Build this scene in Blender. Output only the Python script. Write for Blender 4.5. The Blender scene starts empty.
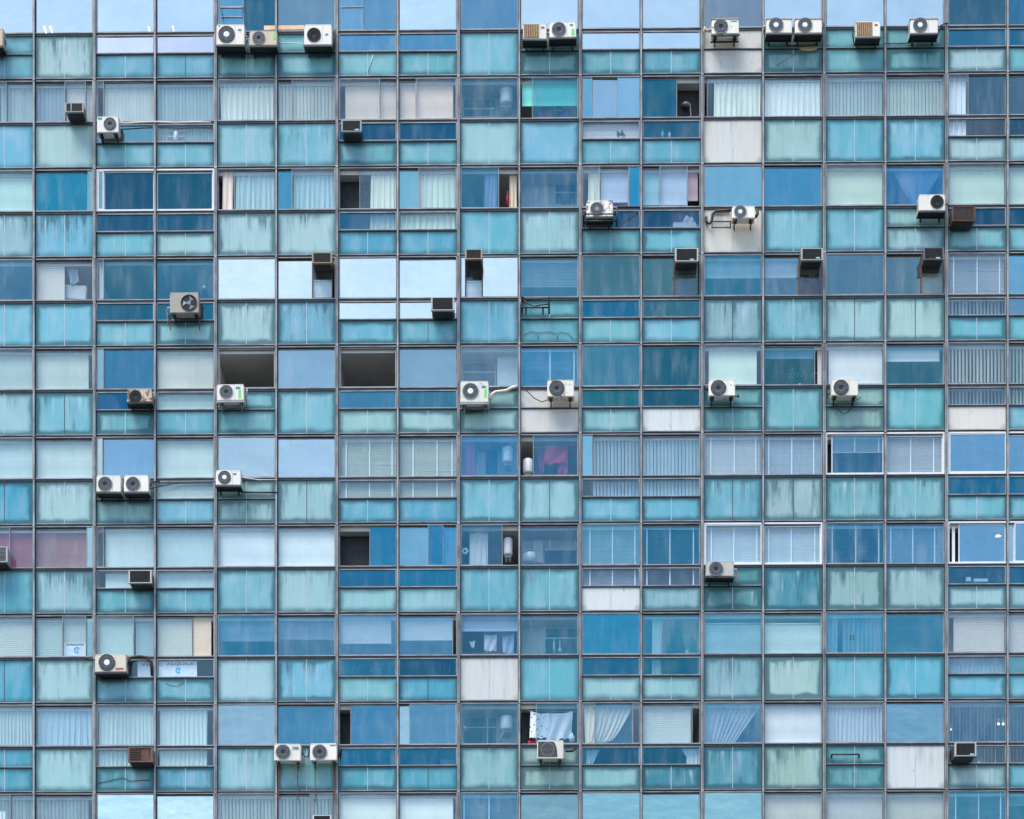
import bpy, bmesh, math, random
from mathutils import Vector, Matrix
R_ = math.radians
rnd = random.Random(7)
scene = bpy.context.scene
EXPOSURE = 1.54
col = scene.collection

# ------------------------------------------------------------------ camera / survey of the facade
S = 0.03            # metres per photo pixel on the facade
D = 65.0            # camera distance from the facade
HOR = 1400.0        # horizon line of the shifted lens
EYE = 1.65
FPX = D / S
PSI = R_(0.75)
CX = D * math.tan(PSI)
FW = Vector((-math.sin(PSI), math.cos(PSI), 0)); RT = Vector((math.cos(PSI), math.sin(PSI), 0))
CAM = Vector((CX, -D, EYE))
def P(x, y, out=0.0):
    d = FW + RT * ((x - 512) / FPX) + Vector((0, 0, 1)) * ((HOR - y) / FPX)
    t = (-out - CAM.y) / d.y
    return CAM + d * t
XL = P(34.6, 409).x
PITCH = (P(1007.0, 409).x - XL) / 16
def colx(c): return XL + (c - 1) * PITCH          # left edge of bay c (c = 0 .. 17)
ZR1 = P(512, 76.5).z
FLOOR = (ZR1 - P(512, 790.9).z) / 8
PX = FLOOR / 89.3                                 # one photo pixel in metres of height
def rz(r, o=0.0): return ZR1 - (r - 1) * FLOOR - o * PX
NC, NR = 18, 10

# ------------------------------------------------------------------ colours
def lin(c):
    o = []
    for v in c[:3]:
        v /= 255.0
        o.append(v / 12.92 if v <= .04045 else ((v + .055) / 1.055) ** 2.4)
    return o
SKY = (0.72, 0.97, 1.40)      # what a perfect mirror on the facade shows, display-linear
WHITE = (.97, 1.05, 1.17)                  # display brightness of a white diffuse facade surface
def clip(v, a=.01, b=.88): return max(a, min(b, v))

# ------------------------------------------------------------------ materials
MATS = {}
def newmat(name):
    m = bpy.data.materials.new(name); m.use_nodes = True
    nt = m.node_tree; nt.nodes.clear()
    out = nt.nodes.new('ShaderNodeOutputMaterial')
    MATS[name] = m
    return m, nt, out
class NT:
    def __init__(s, nt): s.nt = nt
    def n(s, t, **kw):
        nd = s.nt.nodes.new(t)
        for k, v in kw.items(): setattr(nd, k, v)
        return nd
    def l(s, a, b): s.nt.links.new(a, b)
    def val(s, sock, v):
        if hasattr(v, 'is_linked') or isinstance(v, bpy.types.NodeSocket): s.l(v, sock)
        else: sock.default_value = v
    def m(s, op, a, b=0.0, c=None, clamp=False):
        nd = s.n('ShaderNodeMath', operation=op); nd.use_clamp = clamp
        s.val(nd.inputs[0], a); s.val(nd.inputs[1], b)
        if c is not None: s.val(nd.inputs[2], c)
        return nd.outputs[0]
    def mix(s, f, a, b, mode='MIX'):
        nd = s.n('ShaderNodeMix', data_type='RGBA', blend_type=mode)
        s.val(nd.inputs[0], f)
        for sock, v in ((nd.inputs[6], a), (nd.inputs[7], b)):
            s.val(sock, v if isinstance(v, bpy.types.NodeSocket) else (*v[:3], 1))
        return nd.outputs[2]
    def ramp(s, v, a, b):
        nd = s.n('ShaderNodeMapRange', interpolation_type='SMOOTHSTEP')
        s.l(v, nd.inputs[0]); nd.inputs[1].default_value = a; nd.inputs[2].default_value = b
        return nd.outputs[0]
    def noise(s, vec, scale, detail=3, rough=.55):
        nd = s.n('ShaderNodeTexNoise'); s.l(vec, nd.inputs['Vector'])
        nd.inputs['Scale'].default_value = scale; nd.inputs['Detail'].default_value = detail; nd.inputs['Roughness'].default_value = rough
        return nd.outputs[0]
    def scaled(s, vec, sx, sy, sz):
        nd = s.n('ShaderNodeMapping'); s.l(vec, nd.inputs[0]); nd.inputs['Scale'].default_value = (sx, sy, sz)
        return nd.outputs[0]
    def attr(s, name):
        return s.n('ShaderNodeAttribute', attribute_type='OBJECT', attribute_name=name).outputs['Fac']
    def seeded(s):
        tc = s.n('ShaderNodeTexCoord'); oi = s.n('ShaderNodeObjectInfo')
        k = s.m('MULTIPLY', oi.outputs['Random'], 137.0)
        cb = s.n('ShaderNodeCombineXYZ'); s.l(k, cb.inputs[0]); s.l(k, cb.inputs[1]); s.l(k, cb.inputs[2])
        ad = s.n('ShaderNodeVectorMath', operation='ADD'); s.l(tc.outputs['Object'], ad.inputs[0]); s.l(cb.outputs[0], ad.inputs[1])
        return tc, oi, ad.outputs[0]
    def principled(s, out, base, rough=.5, metal=0.0, spec=.5, bump=None, bs=.2, bd=.01):
        p = s.n('ShaderNodeBsdfPrincipled')
        s.val(p.inputs['Base Color'], base if isinstance(base, bpy.types.NodeSocket) else (*base[:3], 1))
        s.val(p.inputs['Roughness'], rough); p.inputs['Metallic'].default_value = metal
        p.inputs['Specular IOR Level'].default_value = spec
        if bump is not None:
            b = s.n('ShaderNodeBump'); b.inputs['Strength'].default_value = bs; b.inputs['Distance'].default_value = bd
            s.l(bump, b.inputs['Height']); s.l(b.outputs[0], p.inputs['Normal'])
        s.l(p.outputs[0], out.inputs[0])
        return p

def plain(name, c, rough=.6, metal=0, spec=.4, var=.15, scale=8, emit=0):
    m, nt, out = newmat(name); N = NT(nt)
    tc, oi, v = N.seeded()
    n1 = N.noise(v, scale, 4)
    base = N.mix(N.ramp(n1, .3, .75), [x * (1 + var) for x in c], [x * (1 - var) for x in c])
    p = N.principled(out, base, rough, metal, spec, bump=n1, bs=.1)
    if emit:
        p.inputs['Emission Color'].default_value = (*c[:3], 1); p.inputs['Emission Strength'].default_value = emit
    return m

def mat_panel(name, board=False):
    m, nt, out = newmat(name); N = NT(nt)
    tc, oi, v = N.seeded()
    g = N.n('ShaderNodeSeparateXYZ'); N.l(tc.outputs['Generated'], g.inputs[0])
    gx, gz = g.outputs[0], g.outputs[2]
    so = N.n('ShaderNodeSeparateXYZ'); N.l(tc.outputs['Object'], so.inputs[0])
    grime, streak, hgt = N.attr('grime'), N.attr('streak'), N.attr('hgt')
    warp = N.noise(v, 3.0, 4, .6)
    fine = N.noise(v, 22.0, 3, .6)
    # distance to the frame, in metres, wobbling
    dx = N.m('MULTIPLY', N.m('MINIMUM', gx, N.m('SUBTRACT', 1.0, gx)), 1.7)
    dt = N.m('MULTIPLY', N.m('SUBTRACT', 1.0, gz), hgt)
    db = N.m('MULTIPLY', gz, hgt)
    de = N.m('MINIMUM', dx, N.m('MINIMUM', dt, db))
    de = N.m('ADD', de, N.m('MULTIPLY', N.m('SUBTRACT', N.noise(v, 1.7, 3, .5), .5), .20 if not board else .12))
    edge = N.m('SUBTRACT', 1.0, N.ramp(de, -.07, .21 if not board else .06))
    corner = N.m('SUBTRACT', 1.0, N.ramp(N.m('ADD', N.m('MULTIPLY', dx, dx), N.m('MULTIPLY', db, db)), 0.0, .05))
    # dirt washed down from the transom
    sv = N.scaled(v, 4.6, 1.0, .50)
    st = N.noise(sv, 1.0, 5, .62)
    sv2 = N.scaled(v, 21.0, 1.0, .8)
    st2 = N.noise(sv2, 1.0, 3, .55)
    fall = N.ramp(N.m('ADD', dt, N.m('MULTIPLY', N.m('SUBTRACT', st, .5), 1.1)), 1.05, .05)
    blot = N.ramp(N.noise(N.scaled(v, 1.5, 1, 1.2), 1.0, 3), .36, .66)
    run = N.m('MULTIPLY', N.m('MULTIPLY', N.ramp(N.m('ADD', N.m('MULTIPLY', st, .78), N.m('MULTIPLY', st2, .22)), .43, .70), fall), N.m('ADD', .3, blot))
    run2 = N.m('MULTIPLY', N.m('MULTIPLY', N.ramp(st, .50, .78), blot), .7)
    runs = N.m('MULTIPLY', N.m('MAXIMUM', run, run2), streak)
    # pale lime bloom in places
    pale = N.m('MULTIPLY', N.ramp(N.noise(N.scaled(v, 2.2, 1, .9), 1.0, 4), .40, .74), .50)
    ribs = N.m('SINE', N.m('MULTIPLY', so.outputs[0], 2 * math.pi / .062))
    base = oi.outputs['Color']
    lighter = N.mix(.5, base, (.55, .615, .70))
    c = N.mix(pale, base, lighter)
    c = N.mix(N.m('ADD', .5, N.m('MULTIPLY', ribs, .5)), c, N.mix(.05 if not board else .0, c, (.02, .08, .1)))
    c = N.mix(N.m('MULTIPLY', N.ramp(st2, .35, .7), .12), c, N.mix(.5, c, (.05, .17, .2)))
    dcol = (.018, .085, .105) if not board else (.12, .13, .12)
    dirt = N.mix(.22, dcol, base)
    c = N.mix(N.m('MULTIPLY', runs, 2.1 if not board else .7, clamp=True), c, dirt)
    wash = N.m('MULTIPLY', N.m('MULTIPLY', N.ramp(N.noise(N.scaled(v, 6.5, 1, .5), 1.0, 4, .6), .52, .72), fall), N.m('MULTIPLY', streak, .75), clamp=True)
    c = N.mix(wash, c, (.50, .60, .68))
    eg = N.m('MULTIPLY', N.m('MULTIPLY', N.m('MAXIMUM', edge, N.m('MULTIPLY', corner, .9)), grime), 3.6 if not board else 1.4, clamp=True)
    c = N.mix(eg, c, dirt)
    if board:   # rust and soot spots on the replacement boards
        spots = N.ramp(N.noise(N.scaled(v, 5, 1, 2.6), 1.0, 6, .7), .60, .80)
        c = N.mix(N.m('MULTIPLY', spots, .5), c, (.20, .21, .19))
        rust = N.m('MULTIPLY', N.ramp(N.noise(N.scaled(v, 6, 1, 1.5), 1.0, 5, .6), .62, .72), N.m('MULTIPLY', fall, .55))
        c = N.mix(rust, c, (.25, .14, .07))
    else:
        c = N.mix(N.m('MULTIPLY', N.ramp(fine, .62, .85), .18), c, (.55, .65, .62))
    N.principled(out, c, .32 if not board else .75, 0, .35 if not board else .25, bump=N.m('ADD', N.m('MULTIPLY', ribs, .5), N.m('MULTIPLY', warp, 1.5)) if not board else fine, bs=.12, bd=.004)
    return m

def mat_pane():
    m, nt, out = newmat('window_glass'); N = NT(nt)
    tc, oi, v = N.seeded()
    mirror, clear = N.attr('mirror'), N.attr('clear')
    wav = N.noise(N.scaled(v, 1.0, 1, 1.8), 1.6, 2, .45)
    b = N.n('ShaderNodeBump'); b.inputs['Strength'].default_value = .45; b.inputs['Distance'].default_value = .03; N.l(wav, b.inputs['Height'])
    gl = N.n('ShaderNodeBsdfGlossy'); gl.inputs['Roughness'].default_value = .035; film = N.noise(N.scaled(v, .9, 1, 1.1), 1.0, 3, .5); N.l(N.mix(N.m('MULTIPLY', N.ramp(film, .3, .72), .22), oi.outputs['Color'], N.mix(1, oi.outputs['Color'], (.55, .66, .74), 'MULTIPLY')), gl.inputs['Color']); N.l(b.outputs[0], gl.inputs['Normal'])
    tr = N.n('ShaderNodeBsdfTransparent')
    N.l(N.mix(1.0, (.90, .975, 1.0), N.mix(clear, (0, 0, 0), (1, 1, 1)), 'MULTIPLY'), tr.inputs['Color'])
    mx = N.n('ShaderNodeMixShader'); N.l(mirror, mx.inputs[0]); N.l(tr.outputs[0], mx.inputs[1]); N.l(gl.outputs[0], mx.inputs[2])
    # rain dirt on the outside
    df = N.n('ShaderNodeBsdfDiffuse')
    df.inputs['Color'].default_value = (.44, .50, .52, 1)
    d1 = N.ramp(N.noise(N.scaled(v, 3.5, 1, .8), 1.0, 5, .6), .38, .8)
    d2 = N.ramp(N.noise(N.scaled(v, 26, 1, 1.2), 1.0, 3, .6), .5, .8)
    fac = N.m('ADD', .02, N.m('ADD', N.m('MULTIPLY', d1, .10), N.m('MULTIPLY', d2, .05)))
    fac = N.m('ADD', fac, N.m('MULTIPLY', N.m('POWER', N.m('FRACT', N.m('MULTIPLY', oi.outputs['Random'], 7.31)), 2.5), N.m('MULTIPLY', N.ramp(d1, .0, .9), .12)))
    mx2 = N.n('ShaderNodeMixShader'); N.l(fac, mx2.inputs[0]); N.l(mx.outputs[0], mx2.inputs[1]); N.l(df.outputs[0], mx2.inputs[2])
    N.l(mx2.outputs[0], out.inputs[0])
    m2, nt, out = newmat('glass_edge'); t = nt.nodes.new('ShaderNodeBsdfTransparent'); nt.links.new(t.outputs[0], out.inputs[0])

def mat_tinted(name, rough=.8, weave=True, rustable=False, spec=.2):
    """colour from the object itself (each blind, casing or towel has its own)"""
    m, nt, out = newmat(name); N = NT(nt)
    tc, oi, v = N.seeded()
    base = oi.outputs['Color']
    n1 = N.noise(v, 2.2, 4, .6); n2 = N.noise(N.scaled(v, 30, 30, 4), 1.0, 2, .5)
    c = N.mix(N.m('MULTIPLY', N.ramp(n1, .35, .8), .22), base, N.mix(1, base, (.62, .66, .70), 'MULTIPLY'))
    c = N.mix(N.m('MULTIPLY', n2, .14), c, N.mix(1, base, (.6, .62, .62), 'MULTIPLY'))
    if rustable:
        rust = N.attr('rust')
        n3 = N.noise(v, 7, 6, .68)
        k = N.m('ADD', n3, N.m('MULTIPLY', rust, .30))
        c = N.mix(N.m('MULTIPLY', N.ramp(k, .66, .78), .9), c, (.13, .055, .025))
        c = N.mix(N.m('MULTIPLY', N.ramp(N.noise(N.scaled(v, 12, 12, 1.4), 1, 4), .5, .8), .22), c, (.26, .26, .25))
    N.principled(out, c, rough, 0, spec, bump=n2, bs=.05)
    return m

plain('mullion_aluminium', (.26, .27, .278), .5, .1, .4, .4, 1.7)
plain('pale_aluminium', (.265, .275, .285), .45, .1, .5, .28, 2.3)
plain('white_frame_paint', (.70, .72, .73), .4, 0, .5, .05, 4)
plain('dark_steel', (.04, .043, .047), .55, .2, .4, .3, 6)
plain('gasket_rubber', (.03, .034, .038), .7, 0, .3, .3, 9)
plain('rusty_steel', (.16, .085, .055), .85, .1, .2, .35, 14)
plain('black_paint', (.018, .019, .021), .5, 0, .4, .3, 10)
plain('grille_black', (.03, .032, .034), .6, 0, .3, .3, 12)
plain('grille_grey', (.19, .215, .235), .5, .2, .4, .2, 12)
plain('white_plastic', (.80, .82, .84), .4, 0, .5, .04, 6)
plain('cream_plastic', (.72, .66, .55), .45, 0, .4, .06, 6)
plain('fan_shadow', (.025, .03, .032), .7, 0, .2, .2, 8)
plain('tan_louvre', (.44, .31, .17), .55, 0, .3, .15, 8)
plain('plaster', (.60, .60, .58), .9, 0, .2, .06, 2)
plain('concrete', (.30, .30, .29), .9, 0, .2, .12, 2)
plain('warm_wood', (.80, .50, .28), .5, 0, .4, .12, 5)
plain('green_leaf', (.06, .13, .05), .6, 0, .3, .4, 20)
plain('dark_leaf', (.03, .07, .06), .6, 0, .3, .4, 20)
plain('sticker_green', (.16, .62, .16), .5, 0, .4, .05)
plain('logo_teal', (.02, .26, .24), .5, 0, .4, .05)
plain('logo_red', (.35, .08, .06), .5, 0, .4, .05)
plain('badge_cyan', (.25, .62, .70), .4, 0, .4, .05)
plain('letter_maroon', (.22, .07, .09), .6, 0, .3, .05)
plain('emblem_blue', (.07, .34, .60), .6, 0, .3, .05)
plain('hose_black', (.014, .015, .017), .55, 0, .4, .3, 20)
plain('hose_cream', (.70, .66, .56), .6, 0, .3, .08, 14)
plain('dark_opening', (.022, .07, .12), .4, 0, .5, .1, 2)
plain('lamp_glow', (1.0, .62, .40), .5, 0, .2, .0, 2, emit=.8)
plain('tube_glow', (1.0, .93, .80), .5, 0, .2, .0, 2, emit=.42)
plain('asphalt', (.06, .06, .062), .9, 0, .2, .2, .6)
plain('rust_brick', (.055, .038, .036), .9, 0, .2, .4, 25)
plain('red_cloth', (.40, .03, .05), .8, 0, .2, .2, 10)
plain('white_cloth', (.74, .77, .82), .85, 0, .2, .08, 6)
plain('seam_strip', (.42, .50, .53), .5, .1, .4, .15, 6)
plain('lime_streak', (.50, .58, .55), .9, 0, .2, .2, 12)
mat_panel('painted_glass_panel'); mat_panel('replacement_board', True)
mat_pane()
mat_tinted('fabric'); mat_tinted('enamel', .42, rustable=True, spec=.4); mat_tinted('gloss_plastic', .4, spec=.5)

def print_mat():
    m, nt, out = newmat('flower_print'); N = NT(nt)
    tc, oi, v = N.seeded()
    vo = N.n('ShaderNodeTexVoronoi'); vo.inputs['Scale'].default_value = 9; N.l(v, vo.inputs['Vector'])
    n = N.noise(v, 14, 3, .6)
    k = N.ramp(N.m('ADD', vo.outputs['Distance'], N.m('MULTIPLY', n, .45)), .55, .40)
    c = N.mix(k, (.78, .84, .92), N.mix(N.ramp(n, .45, .6), (.10, .16, .38), (.35, .12, .28)))
    N.principled(out, c, .85, 0, .2)
print_mat()

# ------------------------------------------------------------------ mesh builder
WL = {}
class MB:
    def __init__(s): s.v = []; s.f = []; s.mi = []; s.sm = []
    def add(s, vs, fs, mi=0, smooth=False):
        b = len(s.v); s.v += [tuple(v) for v in vs]
        for f in fs: s.f.append([b + i for i in f]); s.mi.append(mi); s.sm.append(smooth)
    def box(s, x0, x1, y0, y1, z0, z1, mi=0, front=None):
        if x0 > x1: x0, x1 = x1, x0
        if y0 > y1: y0, y1 = y1, y0
        if z0 > z1: z0, z1 = z1, z0
        vs = [(x0, y0, z0), (x1, y0, z0), (x1, y1, z0), (x0, y1, z0), (x0, y0, z1), (x1, y0, z1), (x1, y1, z1), (x0, y1, z1)]
        fs = [(0, 1, 5, 4), (1, 2, 6, 5), (2, 3, 7, 6), (3, 0, 4, 7), (4, 5, 6, 7), (3, 2, 1, 0)]
        b = len(s.v); s.v += vs
        for i, f in enumerate(fs): s.f.append([b + j for j in f]); s.mi.append(front if (front is not None and i == 0) else mi); s.sm.append(False)
        return s
    def bbox(s, x0, x1, y0, y1, z0, z1, bev=.02, mi=0, seg=2):
        bm = bmesh.new()
        bmesh.ops.create_cube(bm, size=1)
        for v in bm.verts: v.co = Vector(((x0 + x1) / 2 + v.co.x * abs(x1 - x0), (y0 + y1) / 2 + v.co.y * abs(y1 - y0), (z0 + z1) / 2 + v.co.z * abs(z1 - z0)))
        bmesh.ops.bevel(bm, geom=bm.edges[:], offset=bev, segments=seg, affect='EDGES')
        bm.verts.index_update()
        s.add([v.co for v in bm.verts], [[v.index for v in f.verts] for f in bm.faces], mi)
        bm.free(); return s
    def disc(s, x, z, r, y0, y1, n=28, mi=0, taper=1.0):
        """solid cylinder along Y, front at y0"""
        vs = [(x + r * taper * math.cos(a), y0, z + r * taper * math.sin(a)) for a in [2 * math.pi * i / n for i in range(n)]]
        vs += [(x + r * math.cos(a), y1, z + r * math.sin(a)) for a in [2 * math.pi * i / n for i in range(n)]]
        fs = [tuple(range(n)), tuple(reversed(range(n, 2 * n)))] + [(i, n + i, n + (i + 1) % n, (i + 1) % n) for i in range(n)]
        s.add(vs, fs, mi); return s
    def ring(s, x, z, r0, r1, y0, y1, n=28, mi=0, a0=0, a1=2 * math.pi):
        full = a1 - a0 > 6.2
        m = n if full else n + 1
        vs = []
        for i in range(m):
            a = a0 + (a1 - a0) * i / n
            for r, y in ((r0, y0), (r1, y0), (r1, y1), (r0, y1)): vs.append((x + r * math.cos(a), y, z + r * math.sin(a)))
        fs = []
        for i in range(n):
            j = (i + 1) % m
            for k in range(4): fs.append((4 * i + k, 4 * j + k, 4 * j + (k + 1) % 4, 4 * i + (k + 1) % 4))
        s.add(vs, fs, mi); return s
    def tube(s, pts, r, n=8, mi=0):
        pts = [Vector(p) for p in pts]; vs = []; fs = []
        for i, p in enumerate(pts):
            d = (pts[min(i + 1, len(pts) - 1)] - pts[max(i - 1, 0)]).normalized()
            a = d.cross(Vector((0, 1, 0)))
            if a.length < .1: a = d.cross(Vector((1, 0, 0)))
            a.normalize(); b = d.cross(a)
            for k in range(n):
                t = 2 * math.pi * k / n
                vs.append(p + a * r * math.cos(t) + b * r * math.sin(t))
        for i in range(len(pts) - 1):
            for k in range(n): fs.append((i * n + k, i * n + (k + 1) % n, (i + 1) * n + (k + 1) % n, (i + 1) * n + k))
        fs.append(tuple(range(n))); fs.append(tuple(reversed(range((len(pts) - 1) * n, len(pts) * n))))
        s.add(vs, fs, mi, True); return s
    def lathe(s, cx, cy, prof, n=20, mi=0):
        vs = []; fs = []
        for r, z in prof:
            for k in range(n): vs.append((cx + r * math.cos(2 * math.pi * k / n), cy + r * math.sin(2 * math.pi * k / n), z))
        for i in range(len(prof) - 1):
            for k in range(n): fs.append((i * n + k, i * n + (k + 1) % n, (i + 1) * n + (k + 1) % n, (i + 1) * n + k))
        fs.append(tuple(reversed(range(n)))); fs.append(tuple(range((len(prof) - 1) * n, len(prof) * n)))
        s.add(vs, fs, mi, True); return s
    def build(s, name, mats, parent=None, origin=None, color=None, **attrs):
        if isinstance(mats, str): mats = [mats]
        me = bpy.data.meshes.new(name)
        if origin is None: origin = WL.get(parent.name, Vector((0, 0, 0))) if parent else Vector((0, 0, 0))
        origin = Vector(origin)
        me.from_pydata([Vector(v) - origin for v in s.v], [], s.f)
        for m in mats: me.materials.append(MATS[m])
        for i, p in enumerate(me.polygons): p.material_index = s.mi[i]; p.use_smooth = s.sm[i]
        me.update()
        bm = bmesh.new(); bm.from_mesh(me); bmesh.ops.recalc_face_normals(bm, faces=bm.faces[:]); bm.to_mesh(me); bm.free()
        o = bpy.data.objects.new(name, me); col.objects.link(o)
        if parent: o.parent = parent; o.location = origin - WL[parent.name]
        else: o.location = origin
        WL[o.name] = origin
        if color is not None: o.color = (*color[:3], 1)
        for k, v in attrs.items(): o[k] = v
        return o

def thing(name, label, cat, loc, group=None):
    o = bpy.data.objects.new(name, None); o.empty_display_size = .2; col.objects.link(o); o.location = loc
    WL[o.name] = Vector(loc)
    o['label'] = label; o['category'] = cat
    if group: o['group'] = group
    return o
def tag(o, label, cat, group=None):
    o['label'] = label; o['category'] = cat
    if group: o['group'] = group
    return o
def paint(c): return [clip(v / WHITE[i], .01, .9) for i, v in enumerate(lin(c))]   # surface colour of something standing in the open

# ------------------------------------------------------------------ building
ORD = 'first second third fourth fifth sixth seventh eighth ninth tenth eleventh twelfth thirteenth fourteenth fifteenth sixteenth seventeenth eighteenth'.split()
building = thing('office_tower', 'tall weathered curtain wall tower with a grid of teal panels and windows', 'building', (0, 0, 0))
X0, X1 = colx(0), colx(NC)
ZT, ZB = rz(0, -14), rz(NR)
def half(i): return .050 if i % 2 == 0 else .040
for i in range(NC + 1):
    x = colx(i); b = MB(); big = i % 2 == 0
    w = .034 if big else .023
    b.box(x - half(i), x + half(i), -.05, .06, ZB, ZT, 1)
    if big:
        b.box(x - w, x - .007, -.13, -.05, ZB, ZT, 0); b.box(x + .007, x + w, -.13, -.05, ZB, ZT, 0); b.box(x - .007, x + .007, -.11, -.052, ZB, ZT, 1)
    else: b.box(x - w, x + w, -.125, -.05, ZB, ZT, 0)
    for r in range(NR):                                        # splice sleeves at the floors
        z = rz(r, 1.5); b.box(x - w - .006, x + w + .006, -.138, -.125, z - .035, z + .035, 0)
    b.build('mullion', ['mullion_aluminium', 'gasket_rubber'], building, origin=(x, 0, (ZB + ZT) / 2))
for r in range(NR + 1):
    z = rz(r); b = MB()
    for c in range(NC):
        j = rnd.uniform(-.007, .007)
        b.box(colx(c) + half(c), colx(c + 1) - half(c + 1), -.045, .06, z - .038 + j, z + .038 + j, 0)
        b.box(colx(c) + half(c), colx(c + 1) - half(c + 1), -.070 + rnd.uniform(-.004, .004), -.045, z + .006 + j, z + .026 + j, 1)
    b.build('floor_transom', ['dark_steel', 'mullion_aluminium'], building, origin=(0, 0, z))
    s = MB().box(X0, X1, .07, 6.0, z - .20, z + .10)
    s.build('floor_slab', 'plaster', building, origin=(0, 3, z))
for i in range(0, NC + 1, 2):
    MB().box(colx(i) - .05, colx(i) + .05, .07, 6.0, ZB + .1, rz(0) - .2).build('partition_wall', 'plaster', building, origin=(colx(i), 3, (ZB + ZT) / 2))
MB().box(X0 - .4, X1 + .4, 6.0, 14, 0, ZT + .8).build('rear_block', 'concrete', building)
for x, sx in ((X0 - .07, -1), (X1 + .07, 1)):
    MB().box(x, x + sx * 1.6, -.2, 6.0, 0, ZT + .8).build('end_wall', 'concrete', building)
MB().box(X0 - .06, X1 + .06, -.1, 6.0, ZT, ZT + .8).build('parapet', 'concrete', building)
MB().box(X0 - .06, X1 + .06, -.06, 6.0, 0, ZB - .05).build('base_wall', 'concrete', building)

def panel(r, c, o0, o1, rgb, grime, streak, name, board=False):
    x0, x1 = colx(c) + half(c), colx(c + 1) - half(c + 1)
    z0, z1 = rz(r, o1), rz(r, o0); xm = (x0 + x1) / 2; zm = (z0 + z1) / 2
    b = MB().box(x0, x1, -.02, .03, z0, z1, 0)
    k = rnd.random()
    if k > .12: b.box(xm - .009, xm + .009, -.026, -.0195, z0 + .004, z1 - .004, 1 if k > .24 else 2)
    w = 1.0
    o = b.build(name, ['replacement_board' if board else 'painted_glass_panel', 'seam_strip', 'dark_steel'], building, origin=(xm, 0, zm),
                color=[clip(v / WHITE[i] * (((.85, .905, .94) if rgb[0] < 130 else (.89, .91, .965))[i] if not board else (.97, .985, 1.0)[i]), .01, .9) for i, v in enumerate(lin(rgb))], grime=min(1.0, grime / 9 * rnd.choice((.75, 1.0, 1.0, 1.35))), streak=min(1.15, (streak / 9) ** 1.5 * 1.2 * rnd.uniform(.8, 1.25)), hgt=z1 - z0)
    return o

WIN = {}
BR = .10; BG = (.62, .92, 1.0)
def window_of(r, c, white=False):
    p = (r, c // 2)
    if p in WIN: return WIN[p]
    a = c // 2 * 2
    b = MB(); z0, z1 = rz(r, 43.6), rz(r, 1.6)
    xa, xb = colx(a) + half(a), colx(a + 2) - half(a + 2); xm = colx(a + 1)
    t = .022 if not white else .045
    for u, v in ((xa, xm - half(a + 1)), (xm + half(a + 1), xb)):
        b.box(u, v, -.06, .06, z1 - t, z1, 0); b.box(u, v, -.064, .06, z0, z0 + t + .006, 0)
    b.box(xa, xa + t, -.059, .059, z0 + t + .006, z1 - t, 0); b.box(xb - t, xb, -.059, .059, z0 + t + .006, z1 - t, 0)
    for u, v in ((xa, xm - half(a + 1)), (xm + half(a + 1), xb)):
        b.box(u, v, -.045, .06, rz(r, 45.8), z0 - .002, 1)
    o = b.build('sliding_window', ['white_frame_paint' if white else 'pale_aluminium', 'dark_steel'], building, origin=((xa + xb) / 2, 0, (z0 + z1) / 2))
    WIN[p] = o; return o

pane_row = [0]
def glow(kind, tgt):
    t = lin(tgt or (60, 125, 170)); t[2] *= .92 if t[1] > .2 else (.82 if t[1] > .14 else .80)
    k = {'C': .75, 'K': .48}.get(kind, 1.0)
    return [max(.002, v * k - .018) for v in t]
def glass_props(kind, tgt):
    s = [v * (1 + .045 * max(0, pane_row[0] - 5)) for v in SKY]
    if kind == 'M': f = .86; t = lin(tgt or (205, 232, 250)); cl = .35
    elif kind == 'D': f = .62; t = glow(kind, tgt); cl = .55
    elif kind in 'CK': f = .26; t = glow(kind, tgt); cl = .95
    else: return BR, BG, 1.0
    return f, [clip(t[i] / (f * s[i]), .01, 1.0) for i in range(3)], cl
def pane(parent, x0, x1, z0, z1, y, kind, tgt, name='pane'):
    f, gc, cl = glass_props(kind, tgt)
    o = MB().box(x0, x1, y - .004, y + .004, z0, z1, 1, front=0).build(name, ['window_glass', 'glass_edge'], parent, origin=((x0 + x1) / 2, y, (z0 + z1) / 2), color=gc, mirror=f, clear=cl)
    o.rotation_euler = (R_(rnd.uniform(-.25, .25)), 0, R_(rnd.uniform(-.2, .2)))
    return o
def sash(parent, x0, x1, z0, z1, y, kind, tgt, mat='pale_aluminium', t=.032, glass=True):
    b = MB()
    b.box(x0, x0 + t, y - .02, y + .02, z0, z1); b.box(x1 - t, x1, y - .02, y + .02, z0, z1)
    b.box(x0 + t, x1 - t, y - .02, y + .02, z0, z0 + t); b.box(x0 + t, x1 - t, y - .02, y + .02, z1 - t, z1)
    b.build('sash', mat, parent, origin=((x0 + x1) / 2, y, (z0 + z1) / 2))
    if glass: pane(parent, x0 + t, x1 - t, z0 + t, z1 - t, y, kind, tgt)
def px2x(x, r): return P(x, rz_y(r)).x
def rz_y(r): return 76.5 + 89.3 * (r - 1) + 22
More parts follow.
